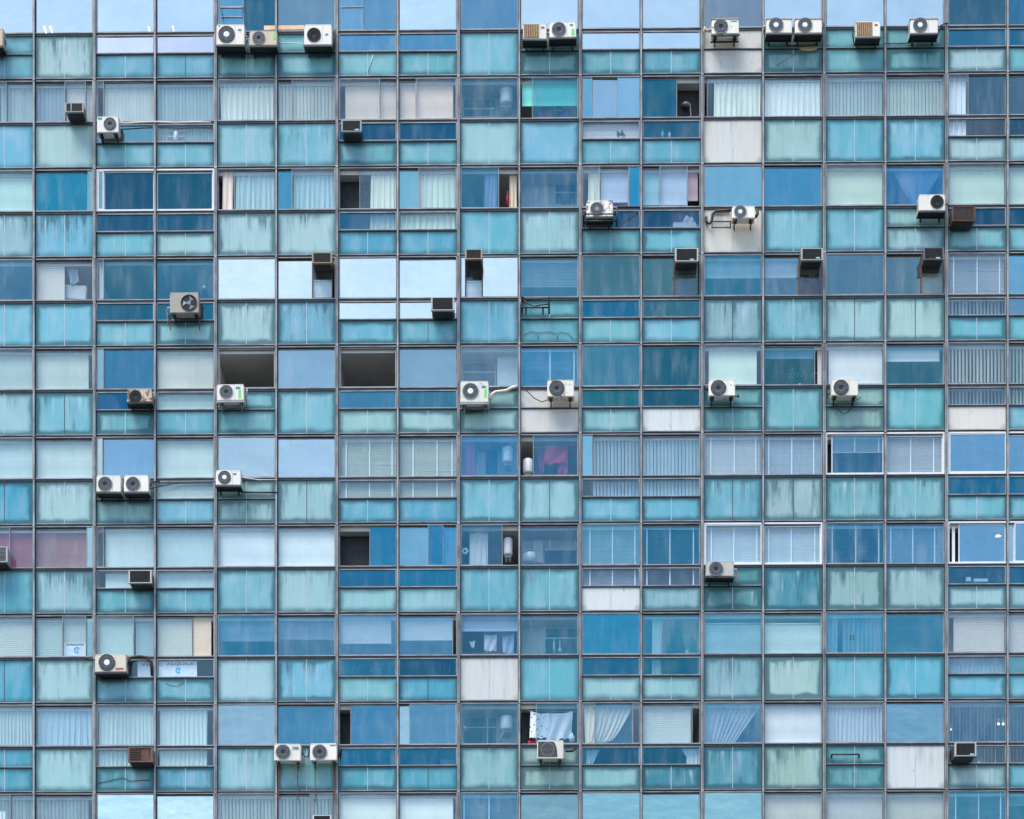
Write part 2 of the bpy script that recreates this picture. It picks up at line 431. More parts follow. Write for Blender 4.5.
def bay(r, c, glass, tgt=None, segs=None, white=False, smat=None):
    """segs: list of (px0, px1, glass kind or 'o' for open, target colour)"""
    w = window_of(r, c, white); pane_row[0] = r
    t = (.022 if not white else .045)
    z0, z1 = rz(r, 43.6) + t + .008, rz(r, 1.6) - t - .002
    x0, x1 = colx(c) + half(c), colx(c + 1) - half(c + 1)
    if c % 2 == 0: x0 += t
    else: x1 -= t
    back = c % 2 == 1
    m = smat or ('white_frame_paint' if white else 'pale_aluminium')
    if not segs: segs = [(None, None, glass, tgt)]
    for i, sg in enumerate(segs):
        a = x0 if sg[0] is None else px2x(sg[0], r); b = x1 if sg[1] is None else px2x(sg[1], r)
        a = max(a, x0); b = min(b, x1)
        k = sg[2]
        if k == 'o': continue
        if k == 'f':
            sash(w, a, b, z0, z1, .012, 'C', None, m, t=.04, glass=False); continue
        y = (.022 if back else -.032) if i % 2 == 0 else (-.032 if back else .022)
        zz1 = z1 - (.035 if (back and i % 2 == 0) else 0.0)
        if zz1 < z1: pass
        sash(w, a, b, z0, zz1, y, k, sg[3] if len(sg) > 3 else tgt, m, t=.016 if not white else .03)
        if zz1 < z1:
            MB().box(a, b, y - .01, y + .03, zz1 + .001, z1, 0).build('head_track', 'gasket_rubber', w)

def lower(r, c, spec):
    """spec: 'F r g b grime streak' | 'L r g b grime streak glass r g b' | 'S ...' ; a w after the first letter = replacement board"""
    pane_row[0] = r
    q = spec.split(); k = q[0]; rgb = tuple(int(v) for v in q[1:4]); g, s = float(q[4]), float(q[5])
    board = 'w' in k
    x0, x1 = colx(c) + half(c), colx(c + 1) - half(c + 1)
    if k[0] == 'F':
        panel(r, c, 45.9, 87.9, rgb, g, s, 'spandrel_panel', board); return
    if k[0] == 'S':
        panel(r, c, 45.9, 63.6, rgb, g, s * .5, 'upper_panel', board)
        b = MB().box(x0, x1, -.045, .05, rz(r, 65.1), rz(r, 63.7), 0); b.box(x0, x1, -.055, -.045, rz(r, 64.3), rz(r, 63.7), 1)
        b.build('panel_rail', ['dark_steel', 'mullion_aluminium'], building, origin=((x0 + x1) / 2, 0, rz(r, 64.4)))
    else:
        z0, z1 = rz(r, 65.2), rz(r, 45.9)
        b = MB()
        t = .026
        b.box(x0, x1, -.05, .05, z0 + .002, z0 + .03, 1); b.box(x0, x1, -.058, .05, z0 + .031, z0 + .055, 0)
        b.box(x0, x0 + t, -.048, .048, z0 + .055, z1 - t); b.box(x1 - t, x1, -.048, .048, z0 + .055, z1 - t); b.box(x0, x1, -.048, .048, z1 - t, z1)
        w = b.build('lower_window', ['pale_aluminium', 'dark_steel'], building, origin=((x0 + x1) / 2, 0, (z0 + z1) / 2))
        gk = q[6]; gt = tuple(int(v) for v in q[7:10]) if len(q) > 7 else None
        pane(w, x0 + t, x1 - t, z0 + .056, z1 - t, -.01, gk, gt)
    panel(r, c, 65.3, 87.9, rgb, g, s, 'apron_panel', board)

# ------------------------------------------------------------------ blinds, curtains, shutters
BT = .71
def blindcol(t, direct=False, gk=None):
    t = lin(t); g_ = (t[0] + t[1] + t[2]) / 3; t = [v * .76 + g_ * .24 for v in t]
    if direct: return [clip(v / WHITE[i] * 1.3) for i, v in enumerate(t)]
    if gk:
        q = glow(*gk); T = .74 * .95 ** 2 if gk[0] in 'CK' else .38 * .4
        return [clip((t[i] - q[i] - .02) / (T * .85), .015) for i in range(3)]
    return [clip((t[i] - BR * SKY[i] * BG[i] - .02) / (BT * (.81, .95, 1.15)[i])) for i in range(3)]
GROUPS = {'roller': 'roller blinds behind the glass', 'vert': 'vertical slat blinds behind the glass', 'venet': 'venetian blinds behind the glass',
          'curtain': 'curtains behind the glass', 'shutter': 'roller shutters behind the glass'}
KW = {'roller': ('roller_blind', 'roller blind', 'blind'), 'vert': ('vertical_blind', 'vertical slat blind', 'blind'), 'venet': ('venetian_blind', 'venetian blind', 'blind'),
      'curtain': ('curtain', 'curtain', 'curtain'), 'shutter': ('roller_shutter', 'roller shutter', 'shutter')}
USED = {}
def place_words(r, c):
    row = 'top row' if r == 0 else ('bottom row' if r == NR - 1 else ORD[r] + ' row')
    return f'{ORD[c]} window of the {row}'
def blind(r, c, kind, x0, x1, rgb, desc, o0=2.5, o1=42.5, y=.09, label=None, direct=False, edge=None, gap=.35, tapes=(), noun=None):
    x0 = colx(c) + .06 if x0 is None else px2x(x0, r); x1 = colx(c + 1) - .06 if x1 is None else px2x(x1, r)
    z1, z0 = rz(r, o0), rz(r, o1)
    nm, word, cat = KW[kind]; mats = ['fabric', 'white_plastic']; b = MB(); W = x1 - x0; H = z1 - z0
    rr = random.Random(r * 100 + c)
    w_ = WTAB[(r, c)]; gk = None
    if w_[0] in 'CK' and o0 < 40: gk = (w_[0], w_[1])
    elif o0 > 40:
        q_ = LOW[r][c].split()
        if len(q_) > 9 and q_[6] in 'CK': gk = (q_[6], tuple(int(v) for v in q_[7:10]))
    cc = blindcol(rgb, direct, gk)
    if kind == 'roller':
        n = 8
        vs = []; fs = []
        for i in range(n + 1):
            for j in range(2):
                z = z0 + .02 + (H - .06) * i / n
                vs.append((x0 + W * j, y + .006 * math.sin(i * 1.3), z))
        k = len(vs); vs += [(a, b_ + .004, c_) for a, b_, c_ in vs]
        for i in range(n):
            q = i * 2; fs += [(q, q + 1, q + 3, q + 2), (k + q, k + q + 2, k + q + 3, k + q + 1)]
        b.add(vs, fs, 0)
        b.tube([(x0, y, z1 - .03), (x1, y, z1 - .03)], .028, 8, 0)
        b.box(x0, x1, y - .012, y + .012, z0, z0 + .025, 0)
    elif kind == 'vert':
        p = .105; n = max(2, int(W / p)); p = W / n
        for i in range(n):
            a = gap + rr.uniform(-.1, .1); cx = x0 + p * (i + .5); hw = p * .48
            dx, dy = hw * math.cos(a), hw * math.sin(a)
            zz = z0 + rr.uniform(0, .02)
            b.add([(cx - dx, y - dy, zz), (cx + dx, y + dy, zz), (cx + dx, y + dy, z1 - .03), (cx - dx, y - dy, z1 - .03),
                   (cx - dx, y - dy + .003, zz), (cx + dx, y + dy + .003, zz), (cx + dx, y + dy + .003, z1 - .03), (cx - dx, y - dy + .003, z1 - .03)],
                  [(0, 1, 2, 3), (7, 6, 5, 4), (0, 4, 5, 1), (1, 5, 6, 2), (3, 7, 4, 0)], 0)
        b.box(x0, x1, y - .03, y + .03, z1 - .03, z1, 1)
    elif kind == 'venet':
        p = .031; n = int((H - .06) / p)
        for i in range(n):
            z = z0 + .03 + p * i; t = gap + rr.uniform(-.06, .06)
            dy, dz = .017 * math.cos(t), .017 * math.sin(t); sg = rr.uniform(-.004, .004)
            b.add([(x0, y - dy, z - dz), (x1, y - dy, z - dz + sg), (x1, y + dy, z + dz + sg), (x0, y + dy, z + dz),
                   (x0, y - dy, z - dz + .002), (x1, y - dy, z - dz + .002 + sg), (x1, y + dy, z + dz + .002 + sg), (x0, y + dy, z + dz + .002)],
                  [(0, 1, 2, 3), (7, 6, 5, 4), (0, 4, 5, 1)], 0)
        b.box(x0, x1, y - .022, y + .022, z1 - .03, z1, 0); b.box(x0, x1, y - .018, y + .018, z0, z0 + .018, 0)
    elif kind == 'shutter':
        n = int(H / .062); vs = []; fs = []; k = 0
        for i in range(n):
            z = z0 + .062 * i
            b.box(x0, x1, y - .006, y + .006, z + .008, z + .062, 0); b.box(x0, x1, y + .001, y + .005, z, z + .008, 0)
        b.box(x0, x1, y - .012, y + .012, z0 - .025, z0, 0)
    else:
        am = rr.uniform(.016, .026); nx = max(8, int(W / .014)); nz = 10; vs = []; fs = []
        ph = rr.uniform(0, 6); fr = 2 * math.pi / rr.uniform(.10, .19)
        for j in range(nz + 1):
            t = j / nz; z = z0 + H * t
            l, rgt = edge(t) if edge else (0, 1)
            for i in range(nx + 1):
                u = i / nx; s_ = x0 + W * (l + (rgt - l) * u)
                amp = am * (1.15 - .55 * t) * (.6 + .7 * abs(math.sin(u * 3.1 + ph)))
                fold = math.sin(u * W * fr + ph + .5 * math.sin(3 * t + u * 5)) + .45 * math.sin(u * W * fr * 2.3 + ph * 2)
                vs.append((s_ + .012 * math.sin(u * 17 + t * 2), y + amp * fold, z + (.012 * math.sin(u * W * fr) if j == 0 else 0)))
        k = len(vs); vs += [(a, b_ + .003, c_) for a, b_, c_ in vs]
        for j in range(nz):
            for i in range(nx):
                q = j * (nx + 1) + i
                fs += [(q, q + 1, q + nx + 2, q + nx + 1), (k + q, k + q + nx + 1, k + q + nx + 2, k + q + 1)]
        b.add(vs, fs, 0, True)
    o = b.build(nm, mats, origin=((x0 + x1) / 2, y, z0), color=cc)
    lab = label or f'{desc} {noun or word} in the {place_words(r, c)}'
    assert lab not in USED, lab
    USED[lab] = 1
    tag(o, lab, cat, GROUPS[kind])
    for tx in tapes:
        X = px2x(tx, r); MB().box(X - .018, X + .018, y - .034, y - .026, z0, z1 - .01).build('ladder_tape', 'white_plastic', o)
    return o
# ------------------------------------------------------------------ panels below the windows, bay by bay
LOW = {
0: ['S 105 175 195 3 2', 'F 162 202 204 4 8', 'L 100 170 195 3 1 M 205 226 248', 'L 100 170 195 3 1 M 196 216 246', 'S 112 178 188 5 5', 'S 115 185 195 4 2',
    'L 125 190 200 3 2 D 92 155 205', 'L 105 178 190 3 3 D 86 150 200', 'F 115 185 205 3 1', 'S 112 172 178 5 4', 'L 105 170 185 4 2 M 185 221 248', 'L 95 165 185 4 2 M 185 220 248',
    'Sw 208 210 210 3 4', 'S 118 172 172 5 5', 'S 110 180 190 3 2', 'S 112 176 182 6 6', 'L 162 200 206 4 3 D 55 118 168', 'L 115 185 195 3 2 D 50 114 165'],
1: ['F 112 185 215 3 1', 'F 166 205 206 3 2', 'L 115 185 202 3 1 D 95 150 185', 'L 115 182 200 3 1 B', 'F 138 196 208 4 3', 'F 120 188 206 4 5', 'L 104 174 186 4 3 D 14 92 140', 'L 112 181 196 3 2 D 14 95 145',
    'F 152 202 208 3 2', 'F 122 186 214 4 1', 'L 105 175 195 3 1 B', 'L 95 170 195 3 1 C 40 110 160', 'Fw 208 212 212 3 5', 'F 157 198 198 3 4', 'F 106 181 203 4 3', 'F 110 184 206 4 5', 'L 166 202 206 4 3 B', 'L 160 204 210 3 2 D 55 95 135'],
2: ['F 142 190 200 3 8', 'F 112 184 212 3 8', 'L 116 190 206 3 3 D 25 92 138', 'L 160 206 210 3 2 D 28 95 140', 'F 164 204 210 4 7', 'F 165 205 210 3 6', 'L 82 165 196 3 2 C 40 110 165', 'L 84 166 196 3 1 B',
    'F 102 181 202 3 2', 'F 152 200 206 4 7', 'L 104 178 190 4 2 C 15 98 150', 'L 110 184 204 4 3 C 15 98 150', 'Fw 212 212 208 3 4', 'F 126 190 206 4 4', 'F 116 184 202 4 4', 'S 148 196 198 4 5', 'L 126 190 200 5 3 D 20 88 130', 'L 120 186 200 3 2 D 22 92 138'],
3: ['F 116 190 214 3 2', 'F 116 190 214 4 1', 'L 120 190 206 4 3 D 28 100 145', 'L 130 192 198 6 4 D 45 105 150', 'F 162 202 206 4 9', 'F 112 176 200 5 9', 'L 105 180 204 4 3 M 226 242 254', 'L 106 178 198 4 2 M 226 242 254',
    'F 106 176 202 3 3', 'S 100 176 190 4 3', 'L 122 190 202 4 3 D 42 112 162', 'L 116 188 210 3 2 D 58 112 145', 'F 132 176 186 5 9', 'F 116 182 196 4 7', 'F 156 202 206 4 5', 'F 166 206 206 4 4', 'L 112 186 204 4 2 B', 'L 118 188 204 3 2 D 95 148 190'],
4: ['F 152 202 210 4 4', 'F 122 190 206 4 7', 'L 106 176 188 5 3 D 22 98 155', 'L 102 176 196 3 2 B', 'S 121 186 196 4 4', 'F 126 190 206 4 3', 'L 152 202 202 4 2 D 68 128 168', 'L 152 202 202 4 2 D 62 120 162',
    'S 152 197 197 4 3', 'Sw 206 209 210 4 4', 'L 136 192 198 4 3 D 42 112 142', 'Lw 212 222 228 4 5 D 24 94 130', 'S 102 168 172 5 4', 'F 112 181 191 4 3', 'S 142 186 181 5 4', 'F 106 186 196 4 3', 'Lw 216 217 214 3 2 B', 'L 126 190 206 3 2 B'],
5: ['F 62 162 196 4 2', 'F 166 206 211 4 6', 'S 142 196 198 5 5', 'L 121 186 210 3 2 B', 'S 152 196 197 5 6', 'F 152 197 202 4 6', 'L 92 171 196 3 1 B', 'L 86 166 196 3 1 B',
    'F 121 186 206 4 4', 'F 142 197 206 4 4', 'L 106 181 206 4 2 B', 'L 105 180 204 4 2 B', 'F 112 176 196 4 8', 'F 152 187 191 4 8', 'F 121 181 191 5 8', 'F 126 186 196 5 7', 'L 116 186 201 4 3 D 30 108 160', 'L 116 184 200 4 3 D 30 108 160'],
6: ['F 96 176 196 3 5', 'F 142 191 201 4 8', 'L 102 176 191 4 2 B', 'L 106 176 196 3 3 B', 'F 121 186 201 4 4', 'F 156 201 206 4 5', 'L 146 201 206 3 2 D 22 108 162', 'L 140 198 204 3 2 D 36 118 170',
    'F 102 176 196 4 4', 'F 112 181 196 4 5', 'Lw 212 221 226 3 3 B', 'L 136 186 196 4 4 B', 'S 88 152 158 6 6', 'F 72 147 166 6 9', 'F 142 186 186 6 8', 'F 152 191 196 5 8', 'L 156 201 206 4 3 C 50 112 165', 'L 152 198 204 4 3 D 40 105 155'],
7: ['F 72 166 196 3 2', 'F 162 206 211 3 5', 'L 116 181 201 5 3 B', 'L 112 178 198 4 3 B', 'F 162 206 216 3 3', 'F 116 186 214 4 6', 'L 126 191 201 3 2 C 55 125 170', 'L 76 166 196 3 2 D 6 92 138',
    'Fw 206 211 213 3 7', 'F 102 181 201 3 2', 'L 152 201 206 3 2 D 24 108 155', 'L 142 196 201 4 3 C 40 120 165', 'F 132 181 191 6 8', 'F 162 201 197 6 7', 'F 116 186 206 3 3', 'F 96 181 206 4 4', 'L 106 186 211 3 2 B', 'L 106 184 208 3 2 D 95 155 180'],
8: ['S 66 161 186 3 3', 'F 156 206 211 4 6', 'L 86 156 171 5 4 B', 'L 102 171 196 5 4 B', 'F 142 196 206 3 4', 'F 121 186 196 4 6', 'L 80 166 186 5 2 D 22 108 160', 'L 78 164 188 3 1 D 22 104 155',
    'F 132 186 191 4 4', 'S 148 188 178 5 4', 'L 136 191 196 4 3 C 20 105 155', 'L 62 137 156 5 8 C 28 108 155', 'F 82 152 171 5 9', 'F 154 191 180 6 8', 'S 98 166 172 5 5', 'Fw 206 216 221 4 8', 'L 152 196 196 5 5 B', 'L 112 182 202 4 2 B'],
9: ['F 100 170 190 3 3', 'F 150 200 205 4 5', 'L 100 170 190 3 3 D 40 110 160', 'L 105 175 190 3 3 D 40 110 160', 'F 140 195 200 4 5', 'F 110 180 195 4 4', 'L 110 180 195 4 3 D 40 110 160', 'L 110 180 195 4 3 D 40 110 160',
    'F 150 200 205 4 5', 'F 110 180 195 4 4', 'L 120 180 195 4 3 D 40 110 160', 'L 120 180 195 4 3 D 40 110 160', 'F 140 195 200 4 5', 'F 110 180 195 4 4', 'F 150 200 205 4 5', 'F 110 180 195 4 4', 'L 120 180 195 4 3 D 40 110 160', 'L 120 180 195 4 3 D 40 110 160'],
}
for r in range(NR):
    for c in range(NC): lower(r, c, LOW[r][c])

# ------------------------------------------------------------------ windows
SK = (184, 220, 246)
W = {
(0,0): ('M', SK), (0,1): ('M', SK), (0,2): ('M', (188, 224, 248)), (0,3): ('M', SK),
(0,4): ('D', (48, 104, 150), [(None, 244, 'D', (96, 160, 208)), (244, None, 'D', (48, 104, 150))]), (0,5): ('D', (106, 150, 186)),
(0,6): ('D', (100, 160, 205), [(None, 363.5, 'D', (105, 165, 212)), (363.5, None, 'D', (98, 155, 200))]), (0,7): ('M', (192, 228, 252)),
(0,8): ('D', (98, 150, 195)), (0,9): ('M', (192, 226, 250)), (0,10): ('M', (186, 222, 248)), (0,11): ('M', (184, 220, 246)), (0,12): ('D', (126, 152, 184)),
(0,13): ('M', SK), (0,14): ('M', (184, 222, 246)), (0,15): ('M', (184, 220, 244)), (0,16): ('D', (58, 108, 150)), (0,17): ('D', (62, 125, 172)),
(1,0): ('B', 0, [(None, 7, 'B'), (7, None, 'B')]), (1,1): ('B', 0, [(None, 65, 'B'), (65, 86, 'B'), (86, None, 'B')]), (1,2): ('B', 0, [(None, 104, 'B'), (104, None, 'B')]), (1,3): ('B',),
(1,4): ('B',), (1,5): ('B', 0, [(None, 292, 'B'), (292, None, 'B')]), (1,6): ('B', 0, [(None, 380, 'B'), (380, None, 'B')]), (1,7): ('B', 0, [(None, 416, 'B'), (416, None, 'B')]),
(1,8): ('K', (78, 138, 178)), (1,9): ('C', (40, 130, 160), [(None, 532, 'o'), (532, None, 'C', (30, 110, 150))]),
(1,10): ('D', (135, 182, 222), [(None, 592, 'D', (110, 175, 215)), (592, 617.5, 'D', (140, 185, 225)), (617.5, None, 'D', (130, 186, 228))]),
(1,11): ('D', (42, 106, 146), [(None, 677, 'D', (42, 106, 146)), (677, None, 'o')]), (1,12): ('B', 0, [(None, 707, 'o'), (707, None, 'B')]), (1,13): ('B',), (1,14): ('B',), (1,15): ('B',),
(1,16): ('C', (78, 116, 155), [(None, 968, 'B'), (968, None, 'D', (75, 112, 150))]), (1,17): ('D', (80, 116, 150)),
(2,0): ('B',), (2,1): ('D', (48, 136, 176), [(None, 88, 'D', (46, 134, 176)), (88, None, 'D', (110, 175, 205))]),
(2,2): ('D', (22, 88, 130), [(None, 104, 'D', (120, 165, 195)), (104, None, 'D', (22, 88, 130))], True), (2,3): ('D', (30, 92, 132), None, True), (2,4): ('B', 0, [(None, 234, 'o'), (234, None, 'B')]), (2,5): ('B', 0, [(None, 292, 'D', (70, 150, 195)), (292, None, 'B')]),
(2,6): ('B', 0, [(None, 359.5, 'o'), (359.5, None, 'B')]), (2,7): ('B', 0, [(None, 418.5, 'D', (115, 180, 212)), (418.5, None, 'B')]), (2,8): ('C', (48, 118, 165), [(None, 499, 'C', (48, 118, 165)), (499, None, 'o')]),
(2,9): ('K', (70, 138, 188)), (2,10): ('B', 0, [(None, 600, 'B'), (600, 628.5, 'B'), (628.5, None, 'D', (50, 145, 195))]), (2,11): ('B', 0, [(None, 659.5, 'B'), (659.5, 687.5, 'B'), (687.5, None, 'o')]),
(2,12): ('D', (118, 178, 216)), (2,13): ('D', (76, 150, 198)), (2,14): ('B',), (2,15): ('C', (40, 130, 192)), (2,16): ('B',), (2,17): ('B',),
(3,0): ('C', (72, 130, 172)), (3,1): ('B',), (3,2): ('C', (40, 112, 155), [(None, 104, 'B'), (104, None, 'C', (40, 112, 155))]), (3,3): ('C', (40, 118, 168)), (3,4): ('M', (226, 242, 254)), (3,5): ('M', (206, 232, 250), [(None, 312.5, 'M', (226, 240, 252)), (312.5, 332.5, 'B')]),
(3,6): ('M', (228, 243, 254)), (3,7): ('M', (228, 243, 254)), (3,8): ('M', (204, 232, 252), [(None, 465.5, 'M', (205, 232, 252)), (465.5, 482.5, 'B'), (482.5, None, 'M', (220, 240, 254))]), (3,9): ('C', (76, 140, 180)),
(3,10): ('D', (72, 118, 146)), (3,11): ('D', (76, 122, 148), [(None, 674, 'D', (76, 122, 148)), (674, 698, 'B')]), (3,12): ('C', (60, 135, 175)), (3,13): ('C', (90, 142, 180), [(None, 799, 'C', (92, 142, 180)), (799, 822, 'B')]),
(3,14): ('D', (84, 128, 160)), (3,15): ('D', (92, 132, 158), [(None, 921, 'D', (90, 130, 156)), (921, 943, 'B')]), (3,16): ('B',), (3,17): ('D', (112, 174, 216)),
(4,0): ('B',), (4,1): ('B',), (4,2): ('D', (64, 124, 168), [(None, 104, 'D', (130, 175, 205)), (104, None, 'D', (64, 124, 168))]), (4,3): ('B',), (4,4): ('o', 0, [(None, None, 'f')]), (4,5): ('D', (132, 172, 208)), (4,6): ('o', 0, [(None, None, 'f')]), (4,7): ('D', (126, 166, 198)),
(4,8): ('K', (120, 160, 196)), (4,9): ('C', (56, 138, 190)), (4,10): ('D', (68, 128, 160)), (4,11): ('D', (32, 100, 136)), (4,12): ('B',), (4,13): ('C', (34, 108, 142), [(None, 815, 'C', (34, 108, 142)), (815, None, 'o')]), (4,14): ('B',), (4,15): ('C', (62, 122, 162)), (4,16): ('B',), (4,17): ('B',),
(5,0): ('B',), (5,1): ('B',), (5,2): ('D', (120, 168, 212), [(None, 103, 'D', (170, 198, 215)), (103, None, 'D', (118, 166, 210))]), (5,3): ('B',), (5,4): ('D', (164, 196, 226)), (5,5): ('D', (164, 198, 232)), (5,6): ('B',), (5,7): ('B',),
(5,8): ('C', (42, 124, 176)), (5,9): ('K', (70, 135, 185), [(None, 533, 'o'), (533, None, 'K', (70, 135, 185))]), (5,10): ('B', 0, [(None, 592.5, 'D', (125, 185, 220)), (592.5, None, 'B')]), (5,11): ('B',), (5,12): ('B',), (5,13): ('B',),
(5,14): ('C', (62, 122, 178), [(None, 831.5, 'o'), (831.5, None, 'C', (62, 122, 178))], True), (5,15): ('B', 0, None, True), (5,16): ('D', (105, 158, 208), None, True), (5,17): ('D', (105, 158, 205), None, True),
(6,0): ('B', 0, [(None, 10.5, 'B'), (10.5, None, 'B')]), (6,1): ('B', 0, [(None, 87, 'B'), (87, None, 'D', (150, 195, 220))]), (6,2): ('B', 0, [(None, 104, 'B'), (104, None, 'B')]), (6,3): ('B',), (6,4): ('B',), (6,5): ('B',),
(6,6): ('D', (46, 126, 176), [(None, 369.5, 'o'), (369.5, None, 'D', (46, 124, 172))]), (6,7): ('D', (90, 158, 206), [(None, 428, 'D', (112, 168, 208)), (428, 443.5, 'D', (50, 128, 180)), (443.5, None, 'D', (68, 146, 200))]),
(6,8): ('K', (48, 128, 176), [(None, 502.5, 'K', (48, 128, 176)), (502.5, None, 'o')]), (6,9): ('K', (74, 130, 175)), (6,10): ('C', (78, 146, 184)), (6,11): ('C', (44, 118, 168)), (6,12): ('B', 0, None, True), (6,13): ('B', 0, None, True), (6,14): ('C', (40, 118, 168)), (6,15): ('C', (66, 136, 184)),
(6,16): ('D', (108, 162, 210), [(None, 958.5, 'o'), (958.5, None, 'D', (108, 162, 210))], True), (6,17): ('D', (120, 172, 216), [(None, 1014, 'D', (140, 190, 230)), (1014, None, 'D', (110, 165, 212))], True),
(7,0): ('B',), (7,1): ('B', 0, [(None, 62.5, 'B'), (62.5, 86.5, 'B'), (86.5, None, 'D', (128, 178, 205))]), (7,2): ('B', 0, [(None, 134, 'B'), (134, None, 'B')]), (7,3): ('B', 0, [(None, 192.5, 'B'), (192.5, None, 'o')]),
(7,4): ('C', (52, 130, 176)), (7,5): ('C', (84, 140, 184)), (7,6): ('C', (78, 142, 190)), (7,7): ('C', (80, 142, 188), [(None, 453, 'C', (80, 142, 188)), (453, None, 'o')]), (7,8): ('K', (66, 130, 180)), (7,9): ('K', (72, 140, 182)),
(7,10): ('D', (52, 138, 184)), (7,11): ('C', (56, 140, 182)), (7,12): ('C', (76, 146, 186)), (7,13): ('C', (82, 140, 170)), (7,14): ('C', (58, 142, 186)), (7,15): ('D', (66, 132, 172)), (7,16): ('B',), (7,17): ('B',),
(8,0): ('B',), (8,1): ('B',), (8,2): ('B',), (8,3): ('B',), (8,4): ('D', (134, 172, 208)), (8,5): ('D', (70, 132, 178)), (8,6): ('D', (72, 132, 180), [(None, 350.5, 'o'), (350.5, None, 'D', (72, 132, 180))]),
(8,7): ('D', (88, 142, 186), [(None, 409.5, 'D', (150, 192, 226)), (409.5, None, 'D', (86, 140, 184))]), (8,8): ('K', (72, 138, 180)), (8,9): ('K', (46, 124, 166), [(None, 536, 'o'), (536, None, 'K', (46, 124, 166))]),
(8,10): ('C', (72, 130, 172), [(None, 595, 'B'), (595, 632.5, 'C', (72, 130, 172)), (632.5, None, 'B')]), (8,11): ('B', 0, [(None, 692.5, 'B'), (692.5, None, 'o')]), (8,12): ('C', (74, 134, 180)), (8,13): ('B',), (8,14): ('B',), (8,15): ('D', (116, 166, 206)),
(8,16): ('C', (84, 128, 168)), (8,17): ('C', (84, 128, 168)),
(9,0): ('B', 0, [(None, 11, 'B'), (11, None, 'B')]), (9,1): ('B',), (9,2): ('M', (184, 224, 244)), (9,3): ('M', (190, 228, 242)), (9,4): ('B',), (9,5): ('B', 0, [(None, 310, 'B'), (310, 333, 'B'), (333, None, 'B')]),
(9,6): ('B',), (9,7): ('B',), (9,8): ('C', (62, 128, 176)), (9,9): ('D', (122, 166, 194)), (9,10): ('D', (132, 184, 216)), (9,11): ('D', (132, 186, 218)), (9,12): ('D', (136, 188, 220)), (9,13): ('B',), (9,14): ('B',), (9,15): ('B',), (9,16): ('C', (62, 138, 180)), (9,17): ('C', (62, 138, 180)),
}
WTAB = W
RUSTED = {(3,5), (3,8), (3,11), (3,13), (3,15)}
for r in range(NR):
    for cc in range(0, NC, 2):
        wf = any(len(W[(r, c)]) > 3 and W[(r, c)][3] for c in (cc, cc + 1))
        for c in (cc, cc + 1):
            w = W[(r, c)]
            bay(r, c, w[0], w[1] if len(w) > 1 and w[1] else None, w[2] if len(w) > 2 else None, wf, 'rusty_steel' if (r, c) in RUSTED else None)

# ------------------------------------------------------------------ what hangs behind the glass
def full(t): return (0, 1)
V, RB, VN, CU, SH = 'vert', 'roller', 'venet', 'curtain', 'shutter'
LO = 62.5
B = blind
# second row
B(1, 0, V, 0, None, (150, 190, 214), 'pale blue')
B(1, 1, V, None, 64, (132, 172, 205), 'blue grey half width')
B(1, 1, RB, 66, None, (172, 188, 205), 'lavender grey', label='lavender grey panel blind above the small boxy air conditioner in the second row')
B(1, 2, V, 104, None, (166, 194, 212), 'grey', o1=LO, gap=.15, label='pale grey slat blind behind the white condenser with a teal logo')
B(1, 3, V, None, None, (140, 184, 210), 'powder blue', o1=LO, gap=.3)
B(1, 4, CU, None, None, (188, 214, 228), 'cream', edge=lambda t: (.02 + .03 * (1 - t), 1))
B(1, 5, V, None, None, (182, 206, 220), 'whitish', gap=.45)
B(1, 6, RB, 345, None, (190, 190, 197), 'beige', label='beige blind above the black box air conditioner of the second row')
B(1, 7, RB, None, 453, (202, 194, 202), 'pinkish beige')
B(1, 9, RB, 522, 577, (66, 218, 222), 'turquoise', o1=28.5, y=.08, label='bright turquoise blind pulled halfway down behind a partly open sash')
B(1, 10, RB, None, None, (176, 192, 220), 'lavender', o0=47, o1=LO, label='low lavender cloth behind the small plant in the second row', noun='cloth')
B(1, 12, CU, 714, None, (206, 224, 230), 'white gathered', gap=.3, label='white gathered curtain above the white board beside the open dark window')
B(1, 13, CU, None, None, (222, 230, 236), 'bright white', direct=False)
B(1, 14, V, 826, None, (152, 190, 212), 'bluish', gap=.22, edge=None)
B(1, 15, V, None, None, (160, 194, 208), 'soft grey blue', gap=.2)
B(1, 16, CU, 948, 967, (218, 208, 222), 'narrow pinkish white', o1=LO)
# third row
B(2, 0, RB, None, None, (160, 212, 226), 'pale cyan')
B(2, 4, CU, 222, 233, (205, 200, 198), 'narrow beige', y=.06, direct=True, label='narrow beige curtain end showing in the open gap of the third row')
B(2, 4, CU, 235, None, (146, 194, 218), 'light blue', edge=None)
B(2, 5, CU, 293, None, (140, 192, 220), 'sky blue')
B(2, 6, CU, 369, None, (188, 214, 222), 'cream white', o1=LO, edge=lambda t: (.02 + .03 * t, 1), label='cream curtain next to the wide black gap of the third row')
B(2, 7, CU, None, None, (172, 208, 218), 'pale', o1=LO)
B(2, 8, CU, 484, 497, (110, 160, 205), 'blue lace', label='blue lace curtain strip beside the open gap with a red bottle')
B(2, 8, CU, 509, 517, (200, 190, 172), 'narrow beige', direct=True, y=.15, label='narrow beige curtain behind the red bottle')
B(2, 10, CU, 588, 600, (178, 208, 214), 'pale', o1=36, label='short pale curtain behind the condenser in the railing')
B(2, 10, RB, 601, 628, (150, 182, 226), 'lavender', o1=36, label='lavender blind behind the sash beside the caged condenser')
B(2, 11, RB, None, 659, (120, 186, 220), 'sky blue', o1=39, label='sky blue cloth blind above the row of white chairs')
B(2, 11, RB, 660, 687, (152, 186, 228), 'lavender', o1=39, label='lavender blind above the heap of papers')
B(2, 11, RB, 688, 698, (150, 140, 165), 'mauve', o1=35, direct=True, label='mauve blind end in the open gap above the heap of papers')
